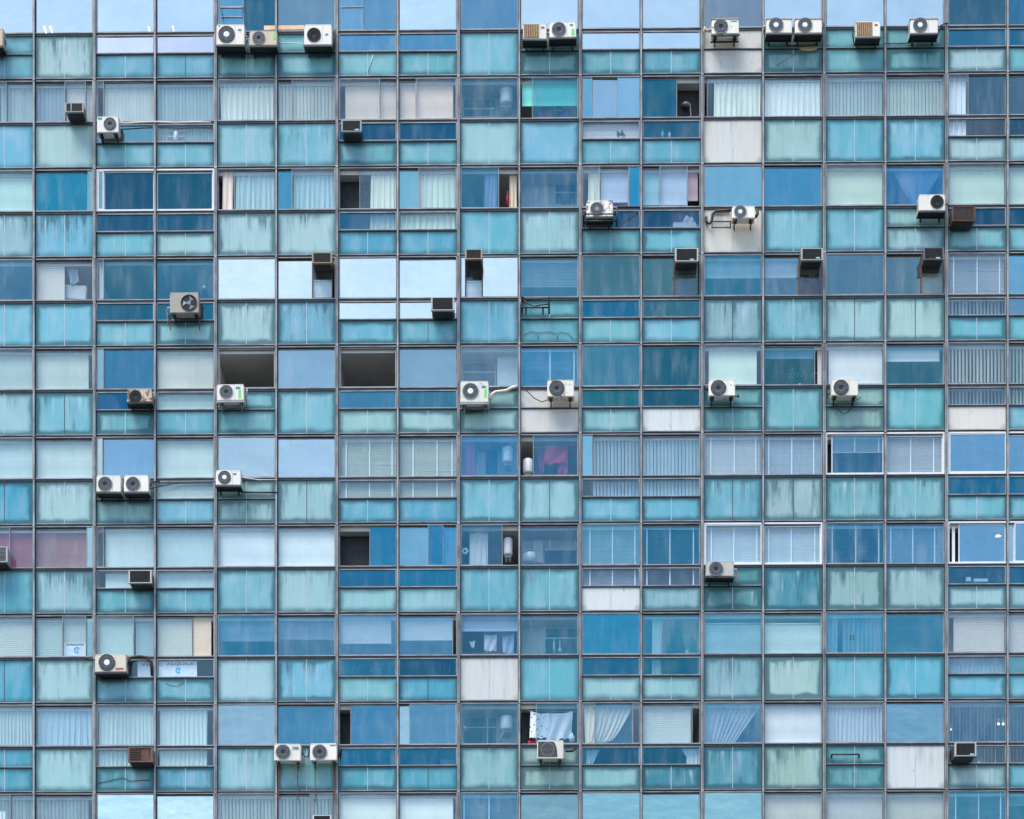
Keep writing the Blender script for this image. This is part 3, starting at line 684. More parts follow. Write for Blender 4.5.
B(2, 14, RB, None, None, (172, 206, 208), 'pale grey green')
B(2, 15, CU, 890, 944, (70, 155, 212), 'sheer draped blue', edge=lambda t: (.42 - .42 * t, .58 + .42 * t), label='sheer blue curtain draped in a V above the plain white condenser')
B(2, 16, RB, None, None, (166, 206, 212), 'grey green', label='grey green blind above the rusty brown louvred air conditioner')
B(2, 17, RB, None, None, (160, 205, 215), 'pale sea green')
# fourth row
B(3, 1, SH, None, 64, (186, 200, 214), 'silver half width', o1=42)
B(3, 9, VN, None, None, (120, 176, 204), 'light blue', o1=31, gap=.9, label='light blue venetian blind above the empty black bracket')
B(3, 12, RB, None, None, (110, 178, 208), 'clear blue half drawn', o1=23.5)
B(3, 13, RB, None, 799, (138, 180, 214), 'blue grey half drawn', o1=23.5)
B(3, 16, VN, None, None, (142, 176, 212), 'lavender', gap=1.15, tapes=(954, 977.5, 1000))
B(3, 16, V, None, None, (130, 172, 210), 'lavender', o0=47, o1=LO, gap=.7, label='short lavender slat blind in the low window under the lavender venetian blind')
# fifth row
B(4, 0, RB, None, None, (152, 190, 208), 'misty blue')
B(4, 1, RB, None, 88, (166, 200, 212), 'pale grey')
B(4, 3, RB, None, None, (182, 200, 206), 'stone grey')
B(4, 3, RB, None, None, (158, 200, 212), 'pale green', o0=47, o1=LO, label='pale green low blind under the stone grey roller blind')
B(4, 9, VN, None, None, (120, 185, 222), 'tangled light blue', gap=.6, tapes=(550, 574), label='tangled blue venetian blind behind the rust streaked condenser on white boards')
B(4, 12, RB, 709, 757, (176, 212, 222), 'pale aqua', label='pale aqua blind above the condenser with a bite of rust')
B(4, 13, RB, None, 814, (92, 158, 190), 'steel blue', o1=15, gap=.8)
B(4, 14, RB, 829, None, (190, 208, 228), 'milky lavender', label='milky lavender blind above the condenser with a hanging cable loop')
B(4, 15, RB, None, 940, (196, 214, 226), 'white half drawn', o1=18.5)
B(4, 16, V, None, None, (186, 212, 224), 'white and blue', o1=40, gap=.75)
B(4, 16, V, None, None, (130, 176, 205), 'blue', o0=46.5, o1=LO, gap=.8, label='blue slats in the low window above a white board, below striped slats')
B(4, 17, V, None, None, (160, 196, 215), 'striped', o1=LO, gap=.75)
# sixth row
B(5, 0, RB, None, None, (160, 202, 222), 'pale blue')
B(5, 1, RB, None, None, (170, 206, 222), 'whitish blue')
B(5, 3, RB, None, None, (172, 206, 222), 'frosty')
B(5, 3, RB, None, None, (172, 206, 220), 'frosty', o0=47, o1=LO, label='frosty low blind just beside the pair of twin condensers')
B(5, 6, VN, None, None, (164, 198, 210), 'pale', gap=1.0, tapes=(346, 369.5, 392), o1=LO)
B(5, 7, VN, None, None, (168, 200, 212), 'pale', gap=1.0, tapes=(413, 437, 452), o1=LO)
B(5, 8, CU, 464, 475, (120, 120, 180), 'dim purple', label='dim purple curtain in the sixth row window with a water heater')
B(5, 10, V, 593, None, (140, 188, 224), 'sky blue', o1=LO, gap=.5)
B(5, 11, V, None, None, (140, 190, 224), 'sky blue', o1=LO, gap=.45)
B(5, 12, VN, None, None, (156, 188, 216), 'silvery blue', gap=1.3, tapes=(711, 734.5, 756))
B(5, 13, VN, None, None, (138, 176, 214), 'silvery blue creased', gap=1.2, tapes=(769, 792, 814))
B(5, 14, VN, 833, None, (150, 186, 214), 'white framed half raised', o1=20, gap=.9, tapes=(855, 879))
B(5, 15, VN, None, None, (150, 178, 208), 'white framed', gap=1.2, tapes=(911, 934))
# seventh row
B(6, 0, RB, None, None, (138, 108, 142), 'purple')
B(6, 1, RB, None, 87, (140, 122, 146), 'mauve')
B(6, 2, RB, 105, None, (172, 208, 226), 'icy blue', o1=LO)
B(6, 3, RB, None, None, (156, 198, 222), 'light blue', o1=LO)
B(6, 4, RB, None, None, (222, 232, 240), 'bright white')
B(6, 5, RB, None, None, (214, 230, 238), 'white')
B(6, 8, CU, 469, 488, (196, 222, 236), 'white hanging', y=.2, label='white curtain hanging between a flower and an open gap with a heater')
B(6, 10, VN, None, None, (108, 170, 202), 'teal blue', gap=1.1, tapes=(590, 612.5, 635), o1=LO)
B(6, 11, VN, None, None, (66, 140, 186), 'deep blue', gap=.6, tapes=(647, 670, 693.5), o1=LO)
B(6, 12, VN, None, None, (150, 190, 224), 'white framed', gap=1.3, tapes=(711.5, 734, 757))
B(6, 13, VN, None, None, (150, 190, 224), 'white framed', gap=1.3, tapes=(769, 791.5, 815))
B(6, 14, VN, None, None, (62, 136, 186), 'deep blue', gap=.6, tapes=(832.5, 856, 879))
B(6, 15, VN, None, None, (96, 160, 204), 'mid blue', gap=1.1, tapes=(891, 913, 935))
# eighth row
B(7, 0, SH, None, None, (172, 198, 214), 'pale ribbed')
B(7, 1, SH, None, 62, (150, 192, 210), 'pale ribbed half width')
B(7, 1, SH, 63, 86, (158, 192, 208), 'small ribbed', o1=27, label='small ribbed shutter above the little white notice')
B(7, 2, SH, None, 134, (150, 196, 214), 'pale aqua ribbed', o0=5)
B(7, 2, SH, 135, None, (140, 190, 214), 'aqua', o0=2.5, label='aqua shutter above the sheet reading VE', y=.135)
B(7, 3, SH, None, 192, (178, 200, 210), 'stone ribbed', label='stone coloured shutter above the sheet reading ALQUILA')
B(7, 3, SH, 193, 211, (196, 190, 180), 'cream', direct=True, y=.05, label='cream shutter strip in the unglazed gap beside the ALQUILA sheet', o1=41)
B(7, 4, RB, None, None, (88, 156, 196), 'misty blue', o1=27)
B(7, 5, RB, None, None, (108, 158, 198), 'slate blue', o1=25, y=.15)
B(7, 6, SH, None, 391, (168, 198, 224), 'white blue', o1=29)
B(7, 7, SH, None, 452, (174, 202, 224), 'white blue', o1=26)
B(7, 8, RB, None, None, (150, 184, 218), 'lavender', o1=18, label='lavender blind pulled down over the hanging laundry')
B(7, 11, CU, 652, 662, (120, 186, 216), 'narrow pale', o1=LO)
B(7, 12, RB, None, None, (134, 194, 216), 'aqua sheet', o0=10.5, noun='screen')
B(7, 13, RB, None, 822, (184, 220, 224), 'mint white', o0=11, noun='screen')
B(7, 14, CU, 826, 838, (96, 170, 206), 'thin blue', label='thin blue curtain strip in the teal window with four dark stickers')
B(7, 14, CU, 843, None, (80, 160, 200), 'wide teal', label='wide teal curtain behind the four dark stickers')
B(7, 16, SH, 954, None, (176, 188, 206), 'grey ribbed')
B(7, 16, CU, None, None, (110, 165, 205), 'blue pleated', o0=47, o1=LO, label='blue pleated curtain in the low window under the grey ribbed shutter')
B(7, 17, SH, None, None, (172, 190, 208), 'silver ribbed')
# ninth row
B(8, 0, CU, None, None, (158, 196, 220), 'speckled lace')
B(8, 1, CU, None, None, (138, 184, 220), 'blue lace')
B(8, 2, CU, 98, None, (162, 202, 224), 'light blue', o1=LO, label='light blue curtain behind the rusted brick red air conditioner')
B(8, 3, CU, 159, 207, (162, 202, 224), 'light blue', o1=LO)
B(8, 10, CU, 583, 633, (190, 205, 215), 'sheer swept', edge=lambda t: (.22 * (1 - t) * .2, .45 + .57 * t ** .6 if t > .02 else .4), label='sheer curtain swept to one side beside the hanging flowered sheets')
B(8, 10, CU, 586, 600, (150, 190, 215), 'sheer', o0=47, o1=LO, edge=lambda t: (.0, .5 + .5 * t), label='lower tail of the sheer curtain beside the flowered sheets')
B(8, 11, SH, None, 691, (164, 194, 214), 'pale', label='pale ribbed shutter above the knotted white curtain')
B(8, 11, CU, 681, 700, (196, 220, 236), 'knotted white', o0=47, o1=LO, edge=lambda t: (.5 - .5 * t + .0 if t > .55 else .28, 1), label='knotted white curtain tail in the low window above a dark teal panel')
B(8, 12, CU, None, None, (140, 176, 210), 'sheer swept', edge=lambda t: (0, .54 + .5 * t), label='sheer curtain swept diagonally above the darkest streaked panel')
B(8, 13, RB, None, None, (190, 208, 232), 'milk white')
B(8, 14, CU, None, None, (146, 180, 216), 'pleated lavender')
B(8, 16, V, None, None, (170, 196, 216), 'pale', gap=1.22, o1=LO, label='open slat blind behind two glowing lamps')
B(8, 17, V, None, None, (150, 186, 214), 'open pale', gap=1.15, o1=LO)
# bottom row
B(9, 0, V, None, None, (150, 186, 206), 'striped', gap=.6)
B(9, 1, V, None, 88, (150, 184, 206), 'striped half width', gap=.6)
B(9, 4, V, None, None, (170, 200, 216), 'striped', gap=.62)
B(9, 5, V, None, None, (165, 196, 214), 'striped', gap=.62)
B(9, 6, RB, None, None, (206, 222, 232), 'white')
B(9, 7, RB, None, 453, (212, 226, 234), 'bright white')
B(9, 8, VN, None, None, (130, 172, 204), 'blue', gap=.7, tapes=(464, 489))
B(9, 13, RB, None, None, (172, 188, 196), 'stone grey')
B(9, 14, RB, None, None, (162, 182, 200), 'slate grey')
B(9, 15, RB, None, None, (162, 180, 190), 'ash grey')
B(9, 16, VN, None, None, (82, 152, 190), 'teal', gap=.7, tapes=(956, 979, 1001))
B(9, 17, VN, None, None, (100, 160, 195), 'blue half raised', gap=.8, o1=16)

# dim slats behind the tinted panes, and added cards imitating reflections under boxy units
for r, c, rgb, g_ in ((2, 2, (60, 110, 150), .3), (2, 3, (60, 110, 150), .4), (3, 10, (100, 140, 165), .35), (3, 14, (110, 150, 180), .25), (4, 5, (150, 180, 205), .2), (4, 7, (150, 180, 200), .25),
                    (4, 10, (110, 150, 170), .3), (5, 2, (150, 180, 205), .2), (8, 4, (150, 180, 210), .22), (8, 5, (100, 150, 180), .35), (8, 6, (100, 150, 180), .3), (8, 7, (120, 160, 190), .3), (0, 4, (90, 130, 165), .3)):
    B(r, c, V, {(0, 4): 245, (8, 6): 352, (2, 2): 105, (5, 2): 104}.get((r, c)), None, rgb, 'dim tinted', direct=True, gap=g_, o1=42)
B(3, 5, RB, 313, 332, (205, 228, 244), 'white card', o0=22, label='added white card imitating sky reflection in the small pane under the gold framed box unit', noun='card')
B(3, 8, RB, 466, 482, (205, 228, 244), 'white card', o0=24, label='added white card imitating sky reflection in the pane under the rusty framed narrow box unit')
B(3, 11, RB, 675, 698, (84, 128, 152), 'slate', o0=20, label='added slate card imitating pane reflection under the box unit nearest the caged condenser')
B(3, 13, RB, 800, 821, (84, 122, 150), 'slate', o0=20, label='added slate card imitating reflection in the narrow pane beside the half drawn blue grey blind')
B(3, 15, RB, 922, 943, (140, 165, 178), 'grey', o0=20, label='added grey card imitating reflection in the pane under the box unit below the white condenser')
B(4, 8, RB, 497, None, (216, 230, 240), 'white', label='white screen above the thick cream hose', y=.3)
B(3, 2, CU, 98, 104, (190, 215, 225), 'narrow white', o1=LO)
# ------------------------------------------------------------------ air conditioners
G1 = 'condenser units hung outside the windows'
G2 = 'boxy window air conditioners'
def rect(x0, y0, x1, y1, out):
    a = P(x0, y1, out); b = P(x1, y0, out)
    return a.x, b.x, a.z, b.z
def plate(name, mat, parent, x0, y0, x1, y1, out, th=.006):
    a, b, c, d = rect(x0, y0, x1, y1, out)
    return MB().box(a, b, -out - th, -out + .002, c, d).build(name, mat, parent)
def condenser(label, x0, y0, x1, y1, fan=None, body=(236, 238, 239), rust=0.0, ring='grille_black', hub=None, style='arms', louvre=False, blades=False, oval=False, rail=False,
              logos=(), hose=(), legs=(), depth=.33, cap=None, cat='air conditioner'):
    out = .17 + depth
    a, b, z0, z1 = rect(x0, y0, x1, y1, out)
    t = thing('condenser_unit', label, cat, ((a + b) / 2, -.17, z0), G1)
    t.rotation_euler.y = R_(rnd.uniform(-.9, .9)); q_ = rnd.uniform(.95, 1.01); body = (body[0] * q_, body[1] * q_, body[2] * q_ * rnd.uniform(.97, 1.0)); rust = max(rust, rnd.choice((0, .08, .16)))
    yf = -out; H = z1 - z0; Wd = b - a
    m = MB()
    m.bbox(a, b, yf, -.17, z0, z1, .018)
    m.box(a - .002, b + .002, yf - .001, -.168, z1 - .03, z1 - .022, 1)
    xs = a + Wd * .66                                        # seam of the front panel and side vents
    if not louvre and not oval: m.box(xs, xs + .006, yf - .0015, yf + .01, z0 + .02, z1 - .035, 1)
    for k in range(5):
        for sx in (a - .0015, b + .0005): m.box(sx, sx + .001, yf + .07, yf + .26, z0 + .1 + k * .05, z0 + .12 + k * .05, 1)
    m.box(a + .06, a + .16, yf + .03, -.2, z0 - .02, z0 + .001, 2); m.box(b - .16, b - .06, yf + .03, -.2, z0 - .02, z0 + .001, 2)
    m.build('casing', ['enamel', 'grille_grey', 'gasket_rubber'], t, color=paint(body), rust=rust)
    if cap: # sun bleached lid
        MB().bbox(a - .01, b + .01, yf - .012, -.16, z1 + .001, z1 + .03, .008).build('lid', 'enamel', t, color=paint(cap), rust=rust)
    if fan:
        c = P(fan[0], fan[1], out); r = fan[2] * S * (1 - out / D)
        g = MB().disc(c.x, c.z, r * .97, yf - .004, yf + .01, 32, 1)
        g.ring(c.x, c.z, r * .95, r * 1.03, yf - .022, yf, 32, 0)
        if not blades:
            for k in range(1, 5): g.ring(c.x, c.z, r * (.22 + .16 * k), r * (.22 + .16 * k) + .010, yf - .016, yf - .009, 28, 2)
            for k in range(16):
                an = 2 * math.pi * k / 16; ca, sa = math.cos(an), math.sin(an)
                g.tube([(c.x + ca * r * .3, yf - .012, c.z + sa * r * .3), (c.x + ca * r * .97, yf - .012, c.z + sa * r * .97)], .0055, 4, 2)
        go = g.build('fan_guard', [ring, 'fan_shadow', 'grille_grey' if ring != 'grille_black' or hub else 'grille_black'], t)
        if blades:
            f = MB()
            for k in range(3):
                an = 2 * math.pi * k / 3 + .9
                vs = []
                for rr_, w_ in ((.2, .25), (.55, .5), (.9, .62)):
                    for sg in (-1, 1):
                        q = an + sg * w_
                        vs.append((c.x + r * rr_ * math.cos(q), yf - .008 - .008 * sg, c.z + r * rr_ * math.sin(q)))
                vs += [(x, y + .004, z) for x, y, z in vs]
                f.add(vs, [(0, 1, 3, 2), (2, 3, 5, 4), (6, 8, 9, 7), (8, 10, 11, 9), (0, 2, 8, 6), (2, 4, 10, 8), (1, 7, 9, 3), (3, 9, 11, 5), (4, 5, 11, 10)], 0)
            f.disc(c.x, c.z, r * .25, yf - .02, yf, 16, 0)
            f.build('fan_blades', 'grille_grey', t)
        if hub:
            MB().disc(c.x, c.z, r * .38, yf - .026, yf - .01, 20, 0, .85).build('hub', hub, go)
    if louvre:
        xm = a + Wd * .68; g = MB().box(a + .02, xm, yf - .006, yf + .01, z0 + .04, z1 - .04, 1)
        n = 9
        for k in range(n):
            X = a + .03 + (xm - a - .05) * k / (n - 1); g.box(X - .012, X + .012, yf - .018, yf - .006, z0 + .045, z1 - .045, 0)
        g.build('louvre_grille', ['tan_louvre', 'rusty_steel'], t)
    if oval:
        n = 10; xm = a + Wd * .76; pts = [(a + .03, z0 + .06), (xm, z0 + .06)]
        for k in range(n + 1):
            an = math.pi / 2 * k / n; pts.append((xm - .14 + .14 * math.cos(an), z1 - .05 - (1 - math.sin(an)) * (H - .11) * .9))
        pts.append((a + .03, z1 - .05))
        g = MB(); k = len(pts)
        g.add([(x, yf - .01, z) for x, z in pts] + [(x, yf + .005, z) for x, z in pts],
              [tuple(range(k)), tuple(reversed(range(k, 2 * k)))] + [(i, k + i, k + (i + 1) % k, (i + 1) % k) for i in range(k)], 0)
        for q in range(12):
            z = z0 + .08 + (H - .15) * q / 11; g.box(a + .035, xm - .03 - max(0, (q - 7)) * .018, yf - .016, yf - .01, z, z + .008, 1)
        g.build('fan_guard', ['grille_black', 'grille_grey'], t)
        cx_, cz_ = a + Wd * .40, (z0 + z1) / 2
        g2 = MB().ring(cx_, cz_, H * .33, H * .36, yf - .02, yf - .016, 30, 0); g2.build('fan_ring', 'grille_grey', t)
    for (nm, mt, u0, v0, u1, v1) in logos: plate(nm, mt, t, u0, v0, u1, v1, out + .003, .004)
    bm = 'rusty_steel' if style in ('rusty', 'legs') else ('pale_aluminium' if style == 'light' else 'black_paint')
    for X in (a + Wd * .14, b - Wd * .14):
        k = MB(); k.box(X - .018, X + .018, yf - .01, -.03, z0 - .055, z0 - .02); k.box(X - .02, X + .02, -.16, -.13, z0 - .16, z0 - .055)
        if style != 'short': k.tube([(X, yf + .14, z0 - .05), (X, -.145, z0 - .15)], .013, 6)
        k.build('bracket_arm', bm, t)
    if style == 'tray' or rail:
        MB().box(a - .02, b + .02, yf - .015, yf + .02, z0 - .06, z0 - .02).box(a - .02, b + .02, -.20, -.165, z0 - .06, z0 - .02).build('bracket_rail', bm, t)
    if style == 'tray': MB().box(a - .01, b + .01, yf + .021, -.201, z0 - .04, z0 - .035).build('drip_tray', 'black_paint', t)
    for X_, Y_ in legs:
        u = P(X_, y1, .2).x; k = MB().box(u - .014, u + .014, -.2, -.17, P(X_, Y_, .2).z, z0 - .02); k.box(u - .014, u + .014, yf, -.17, z0 - .05, z0 - .021)
        k.build('long_leg', 'rusty_steel', t)
    if not hose:
        sx, xx = rnd.choice(((1, x1), (-1, x0))); q1 = rnd.uniform(3, 7)
        hose = [(rnd.choice(('hose_black', 'hose_black', 'hose_cream')), rnd.uniform(.013, .022), [(xx - sx * .6, y1 - q1, .32), (xx + sx * 2.2, y1 - q1 - .6, .26), (xx + sx * 3.0, y1 - q1 + 2.5, .17), (xx + sx * rnd.uniform(2.2, 4), y1 - q1 + 6, .10), (xx + sx * rnd.uniform(1.5, 3.5), y1 + rnd.uniform(4, 12), .06)])]
    for h in hose:
        MB().tube([P(p[0], p[1], p[2] if len(p) > 2 else .16) for p in h[2]], h[1], 8).build('pipe', h[0], t)
    return t

LG = lambda x, y, c='logo_teal': ('logo', c, x, y, x + 3.2, y + 1.8)
condenser('beige unit at the very edge of the top row, mostly out of sight', -24, 28, 3, 46, body=(200, 190, 172), style='tray')
condenser('large white unit with white fan hub under the tilted vent window of the top row', 216.5, 24, 244.5, 45, (226.5, 34.5, 8), hub='white_plastic', style='tray', logos=[LG(238, 29), ('logo', 'logo_red', 218.5, 25.6, 220, 26.6)])
condenser('cream unit with grey fan and green sticker hanging next to the large white one', 249.5, 30.5, 277, 45.5, (258.8, 38, 6.4), body=(208, 196, 180), ring='grille_grey', style='tray', logos=[('energy_sticker', 'sticker_green', 273.5, 32, 275.5, 39)])
condenser('square white unit with black fan beside the glowing wooden pelmet', 304.2, 24, 331.8, 45, (314, 35, 6.8), style='tray', logos=[LG(325, 33.5, 'grille_grey')],
          hose=[('hose_cream', .012, [(304, 44, .3), (298, 43.5), (288, 43), (280, 43), (277, 40, .3)]), ('hose_black', .03, [(333, 50, .2), (334.5, 42), (334.5, 30)])])
condenser('white unit with tan slatted front and red mark, paired with a fan unit', 523, 23, 546.5, 39.2, louvre=True, style='tray', logos=[LG(541, 26.5, 'logo_red')])
condenser('white unit with grey fan and green sticker, partner of the tan slatted unit', 549.5, 21.5, 576.2, 37.5, (559, 29.5, 7), ring='grille_grey', style='tray', logos=[('energy_sticker', 'sticker_green', 571.5, 29, 574.5, 35), LG(570, 24)])
condenser('white unit with rust lined lid above the white boards of the top row', 711.8, 19, 739, 34, (721, 26.5, 7), ring='grille_grey', rust=.35, style='arms', rail=True, cap=(205, 190, 170), logos=[('logo', 'emblem_blue', 731, 20.6, 737, 21.8)],
          hose=[('hose_cream', .03, [(711, 29, .4), (707, 30), (705, 27), (704, 32)])])
condenser('unit with white fan hub sharing one shelf, above the broken cream board', 795, 19, 822, 33.2, (805, 25, 7), ring='grille_grey', hub='white_plastic', style='tray', cap=(205, 196, 186), hose=[('hose_black', .016, [(822, 30, .3), (824, 27), (823, 22)])])
condenser('unit with white fan hub beside the tall pale window, partner on the shared shelf', 766.3, 19, 792, 33.2, (776, 25, 7), ring='grille_grey', hub='white_plastic', style='tray', cap=(205, 196, 186))
condenser('white unit with tan slatted front hanging alone on a teal panel', 855.8, 21, 880.3, 37, louvre=True, style='tray', logos=[LG(874.5, 24, 'logo_red')])
condenser('white unit with ringed fan hub and black cable running along below', 910.3, 19, 938, 33.5, (920.2, 25, 7), ring='grille_grey', hub='white_plastic', style='tray', cap=(206, 198, 190),
          hose=[('hose_black', .02, [(938, 33, .3), (940, 26), (944, 24), (948, 23)]), ('hose_black', .012, [(910, 43), (896, 43.5), (884, 43)])])
condenser('white unit with brown fan and teal logo in the second row', 97, 116, 118.7, 132.6, (110, 124, 6), ring='rust_brick', style='arms', rust=.1, logos=[('logo', 'logo_teal', 98, 117.6, 102, 119.4)],
          hose=[('hose_cream', .022, [(118, 122, .2), (124, 123.5), (140, 122.6), (155, 122), (175, 123), (195, 122.5), (211, 123)])])
condenser('rust stained white unit held inside a black railing cage', 586.5, 200, 613, 217, (597, 209, 6.6), ring='grille_grey', hub='grille_grey', rust=.55, style='tray')
condenser('small white unit on the rust stained white board beside an empty bracket', 732, 206, 755, 218.2, (740.2, 211.8, 6), ring='grille_grey', hub='white_plastic', rust=.2, style='rusty', hose=[('hose_black', .045, [(755.5, 217, .35), (757.5, 214, .3), (756.8, 209, .3)])])
condenser('plain clean white unit with dark fan under the V draped curtain', 918.8, 194, 945.2, 210.8, (937, 202, 6.4), body=(232, 233, 236), style='tray')
condenser('dented grey unit with missing fan guard on two rusty legs', 169.8, 292, 198.8, 313, (189, 303, 8), body=(168, 166, 164), blades=True, rust=.25, style='short', legs=[(170.5, 330), (199.5, 330)])
condenser('small rust eaten unit in the fifth row next to a grey blind', 127, 389, 151.8, 401.8, (135.5, 396.5, 6), body=(214, 200, 184), rust=.75, style='tray')
condenser('white unit with green sticker under the open dark window', 217, 384, 244, 400.5, (226.3, 391.8, 6.6), body=(232, 234, 236), ring='grille_grey', style='light', rail=True, logos=[('energy_sticker', 'sticker_green', 238.5, 390, 241, 398), ('logo', 'logo_teal', 236, 386.8, 240.3, 389)],
          hose=[('pale_aluminium', .02, [(246, 401, .3), (247, 392), (247.5, 389)])])
condenser('big white unit with green sticker and thick cream hose', 460.3, 380.8, 488.5, 402.5, (470.4, 391.2, 7.8), body=(234, 236, 238), ring='grille_grey', hub='white_plastic', style='light', rail=True,
          logos=[('energy_sticker', 'sticker_green', 484.2, 389, 486.6, 397), ('logo', 'logo_teal', 481.4, 385.6, 486, 387.8)], hose=[('hose_cream', .045, [(490, 399, .3), (491, 395, .2), (495, 392), (506, 390.5), (512, 387.5), (517, 386)])])
condenser('rust streaked white unit with brown fan on white boards, black cable beside', 547.3, 379.6, 574, 396.6, (556.8, 388.2, 7.4), ring='rust_brick', rust=.5, style='rusty',
          hose=[('hose_black', .014, [(547, 400, .3), (542, 402), (534, 398), (527, 391), (522, 386)])])
condenser('white unit with a bite of rust at its lower edge, pale aqua blind above', 708.8, 379.6, 735.2, 395.8, (718.4, 388, 7.4), ring='rust_brick', rust=.42, style='arms', hose=[('hose_black', .02, [(735, 396, .3), (739, 397), (738, 394)]), ('hose_black', .04, [(708, 390, .3), (705, 386)])])
condenser('white unit with brown fan and a looped cable hanging under it', 831.4, 378.8, 858, 395.6, (841, 387.6, 7.3), ring='rust_brick', rust=.12, style='arms',
          hose=[('hose_black', .012, [(836, 404), (838, 409), (843, 414), (848, 412.5), (851, 407), (854, 401), (861, 397)]), ('hose_black', .022, [(831, 393, .3), (827, 395), (826, 388), (828, 384)])])
condenser('white twin unit in the sixth row, the one nearer the pale streaked panel', 96.3, 475, 120.8, 492, (105, 484, 7), ring='grille_grey', style='tray', hose=[('hose_black', .03, [(122, 487, .2), (123, 492)])])
condenser('white twin unit in the sixth row, the one with a pipe leaving its side', 124, 475, 148.7, 492, (133, 484, 7), ring='grille_grey', style='tray',
          hose=[('hose_black', .025, [(149, 488, .3), (152, 482), (160, 481.5)]), ('hose_black', .014, [(149, 489, .3), (180, 482), (215, 481.5)])])
condenser('white unit with white hub on a black shelf under the lavender window', 215.7, 470, 240.8, 485.2, (224.4, 477.4, 6.2), hub='white_plastic', style='tray', logos=[LG(233, 473, 'grille_grey')], hose=[('dark_steel', .025, [(241, 492, .12), (277, 492, .12)]), ('hose_cream', .016, [(240, 477, .3), (258, 479.5), (277, 479.2)])])
condenser('grimy grey white unit below the white framed window of the seventh row', 706, 561, 733.8, 576.2, (716, 569, 7), body=(196, 196, 194), rust=.35, style='tray', ring='grille_grey')
condenser('large cream unit with thick black hose beside the posted sheets', 95, 654, 126.3, 672, (107, 662.5, 8), body=(216, 212, 204), hub='white_plastic', style='tray', rust=.1, logos=[('logo', 'logo_red', 115.5, 668, 123.5, 669.6)],
          hose=[('hose_black', .045, [(126, 668, .3), (129, 660, .2), (131, 657.5), (140, 656.6), (148, 658), (151.5, 663), (152, 676)]), ('hose_black', .03, [(95, 660, .3), (91, 659), (85, 658)])])
condenser('light unit on long rusty legs, the one next to the pale plain panel', 274, 743.6, 300.8, 760.8, (283, 752, 7.2), ring='grille_grey', rust=.1, style='rusty', legs=[(278.8, 800), (297.8, 800)], logos=[('logo', 'grille_grey', 292.5, 746.5, 298.5, 749.3)])
condenser('light unit on long rusty legs, the one next to the black open gap', 310.2, 743.2, 337, 760.4, (319.8, 752, 7.2), ring='grille_grey', rust=.05, style='rusty', legs=[(314.8, 802), (334, 800)], logos=[('logo', 'grille_grey', 330, 744.8, 336, 746)],
          hose=[('hose_black', .025, [(301.5, 748, .2), (303.5, 756), (308, 757), (309.5, 750)]), ('hose_black', .03, [(338, 758, .25), (340, 752), (340.5, 746)])])
condenser('white unit with large curved grey guard under the flowered sheets', 537, 740, 563.5, 758.8, oval=True, body=(220, 220, 218), style='short', hose=[('hose_black', .035, [(566, 751, .3), (572, 751), (576, 748)])])

def box_unit(label, x0, y0, x1, y1, body=(84, 86, 88), flange=(150, 158, 160), split=False, rust=False, badge=None, white=False, depth=.48, horiz=True, brick=False):
    out = .07 + depth
    a, b, z0, z1 = rect(x0, y0, x1, y1, out)
    t = thing('window_air_conditioner', label, 'air conditioner', ((a + b) / 2, -.07, z0), G2)
    yf = -out; Wd = b - a
    m = MB()
    m.box(a + .02, b - .02, yf + .03, -.07, z0 + .012, z1 - .012)
    m.build('casing', 'enamel', t, color=paint(body), rust=.8 if rust or brick else 0)
    f = MB()
    w = .045
    f.box(a, a + w, yf, yf + .10, z0, z1); f.box(b - w, b, yf, yf + .10, z0, z1)
    f.box(a + w, b - w, yf, yf + .10, z1 - .022, z1); f.box(a + w, b - w, yf, yf + .10, z0, z0 + .022)
    f.build('front_frame', 'enamel', t, color=paint(flange), rust=.8 if rust else .1)
    g = MB()
    if brick:
        xm = a + Wd * .46
        for k in range(6):
            z = z0 + .05 + (z1 - z0 - .1) * k / 5; g.box(a + w, xm, yf + .005, yf + .03, z - .03, z + .022, 1)
        g.box(xm, xm + .03, yf + .002, yf + .03, z0 + .022, z1 - .022, 1)
        g.box(xm + .03, b - w, yf + .05, yf + .055, z0 + .022, z1 - .022, 0)
        g.build('louvre_grille', ['fan_shadow', 'rust_brick'], t)
    else:
        g.box(a + w, b - w, yf + .02, yf + .03, z0 + .022, z1 - .022, 0)
        if rust:
            for k in range(9):
                X = a + w + .03 + (Wd - 2 * w - .06) * k / 8; g.box(X - .014, X + .014, yf + .002, yf + .02, z0 + .025, z1 - .025, 1)
        else:
            n = 11
            for k in range(n):
                z = z0 + .035 + (z1 - z0 - .07) * k / (n - 1); g.box(a + w, b - w, yf + .006, yf + .02, z - .006, z + .006, 0 if not white else 1)
        g.build('louvre_grille', ['grille_black', 'rust_brick' if not white else 'pale_aluminium'], t)
    if split:
        X = a + Wd * .33; MB().box(X - .018, X + .018, yf - .004, yf + .02, z0 + .022, z1 - .022).build('divider', 'pale_aluminium', t)
    if badge:
        plate('badge', 'badge_cyan', t, badge[0], badge[1], badge[0] + 4, badge[1] + 1.3, out - .008)
    k = MB()
    k.box(a + .08, b - .08, yf + .10, -.07, z0 - .03, z0 + .011)
    k.build('support_rail', 'gasket_rubber', t)
    return t
box_unit('small box unit with split grille set in the second row window', 65, 102.6, 83.6, 112, split=True)
box_unit('black box unit under the beige blind of the second row', 341.2, 120, 361.5, 131.5, badge=(355, 129))
box_unit('rusty brown louvred box unit beside the clean white condenser', 952, 206, 975.2, 221, body=(60, 45, 40), flange=(66, 52, 46), rust=True)
box_unit('black box unit with gold frame hanging at the head of a bright mirrored window', 312, 252.3, 332, 263, flange=(150, 140, 110))
box_unit('black box unit with pale frame in the low mirrored window', 431, 297, 454.2, 310.3, flange=(178, 184, 184))
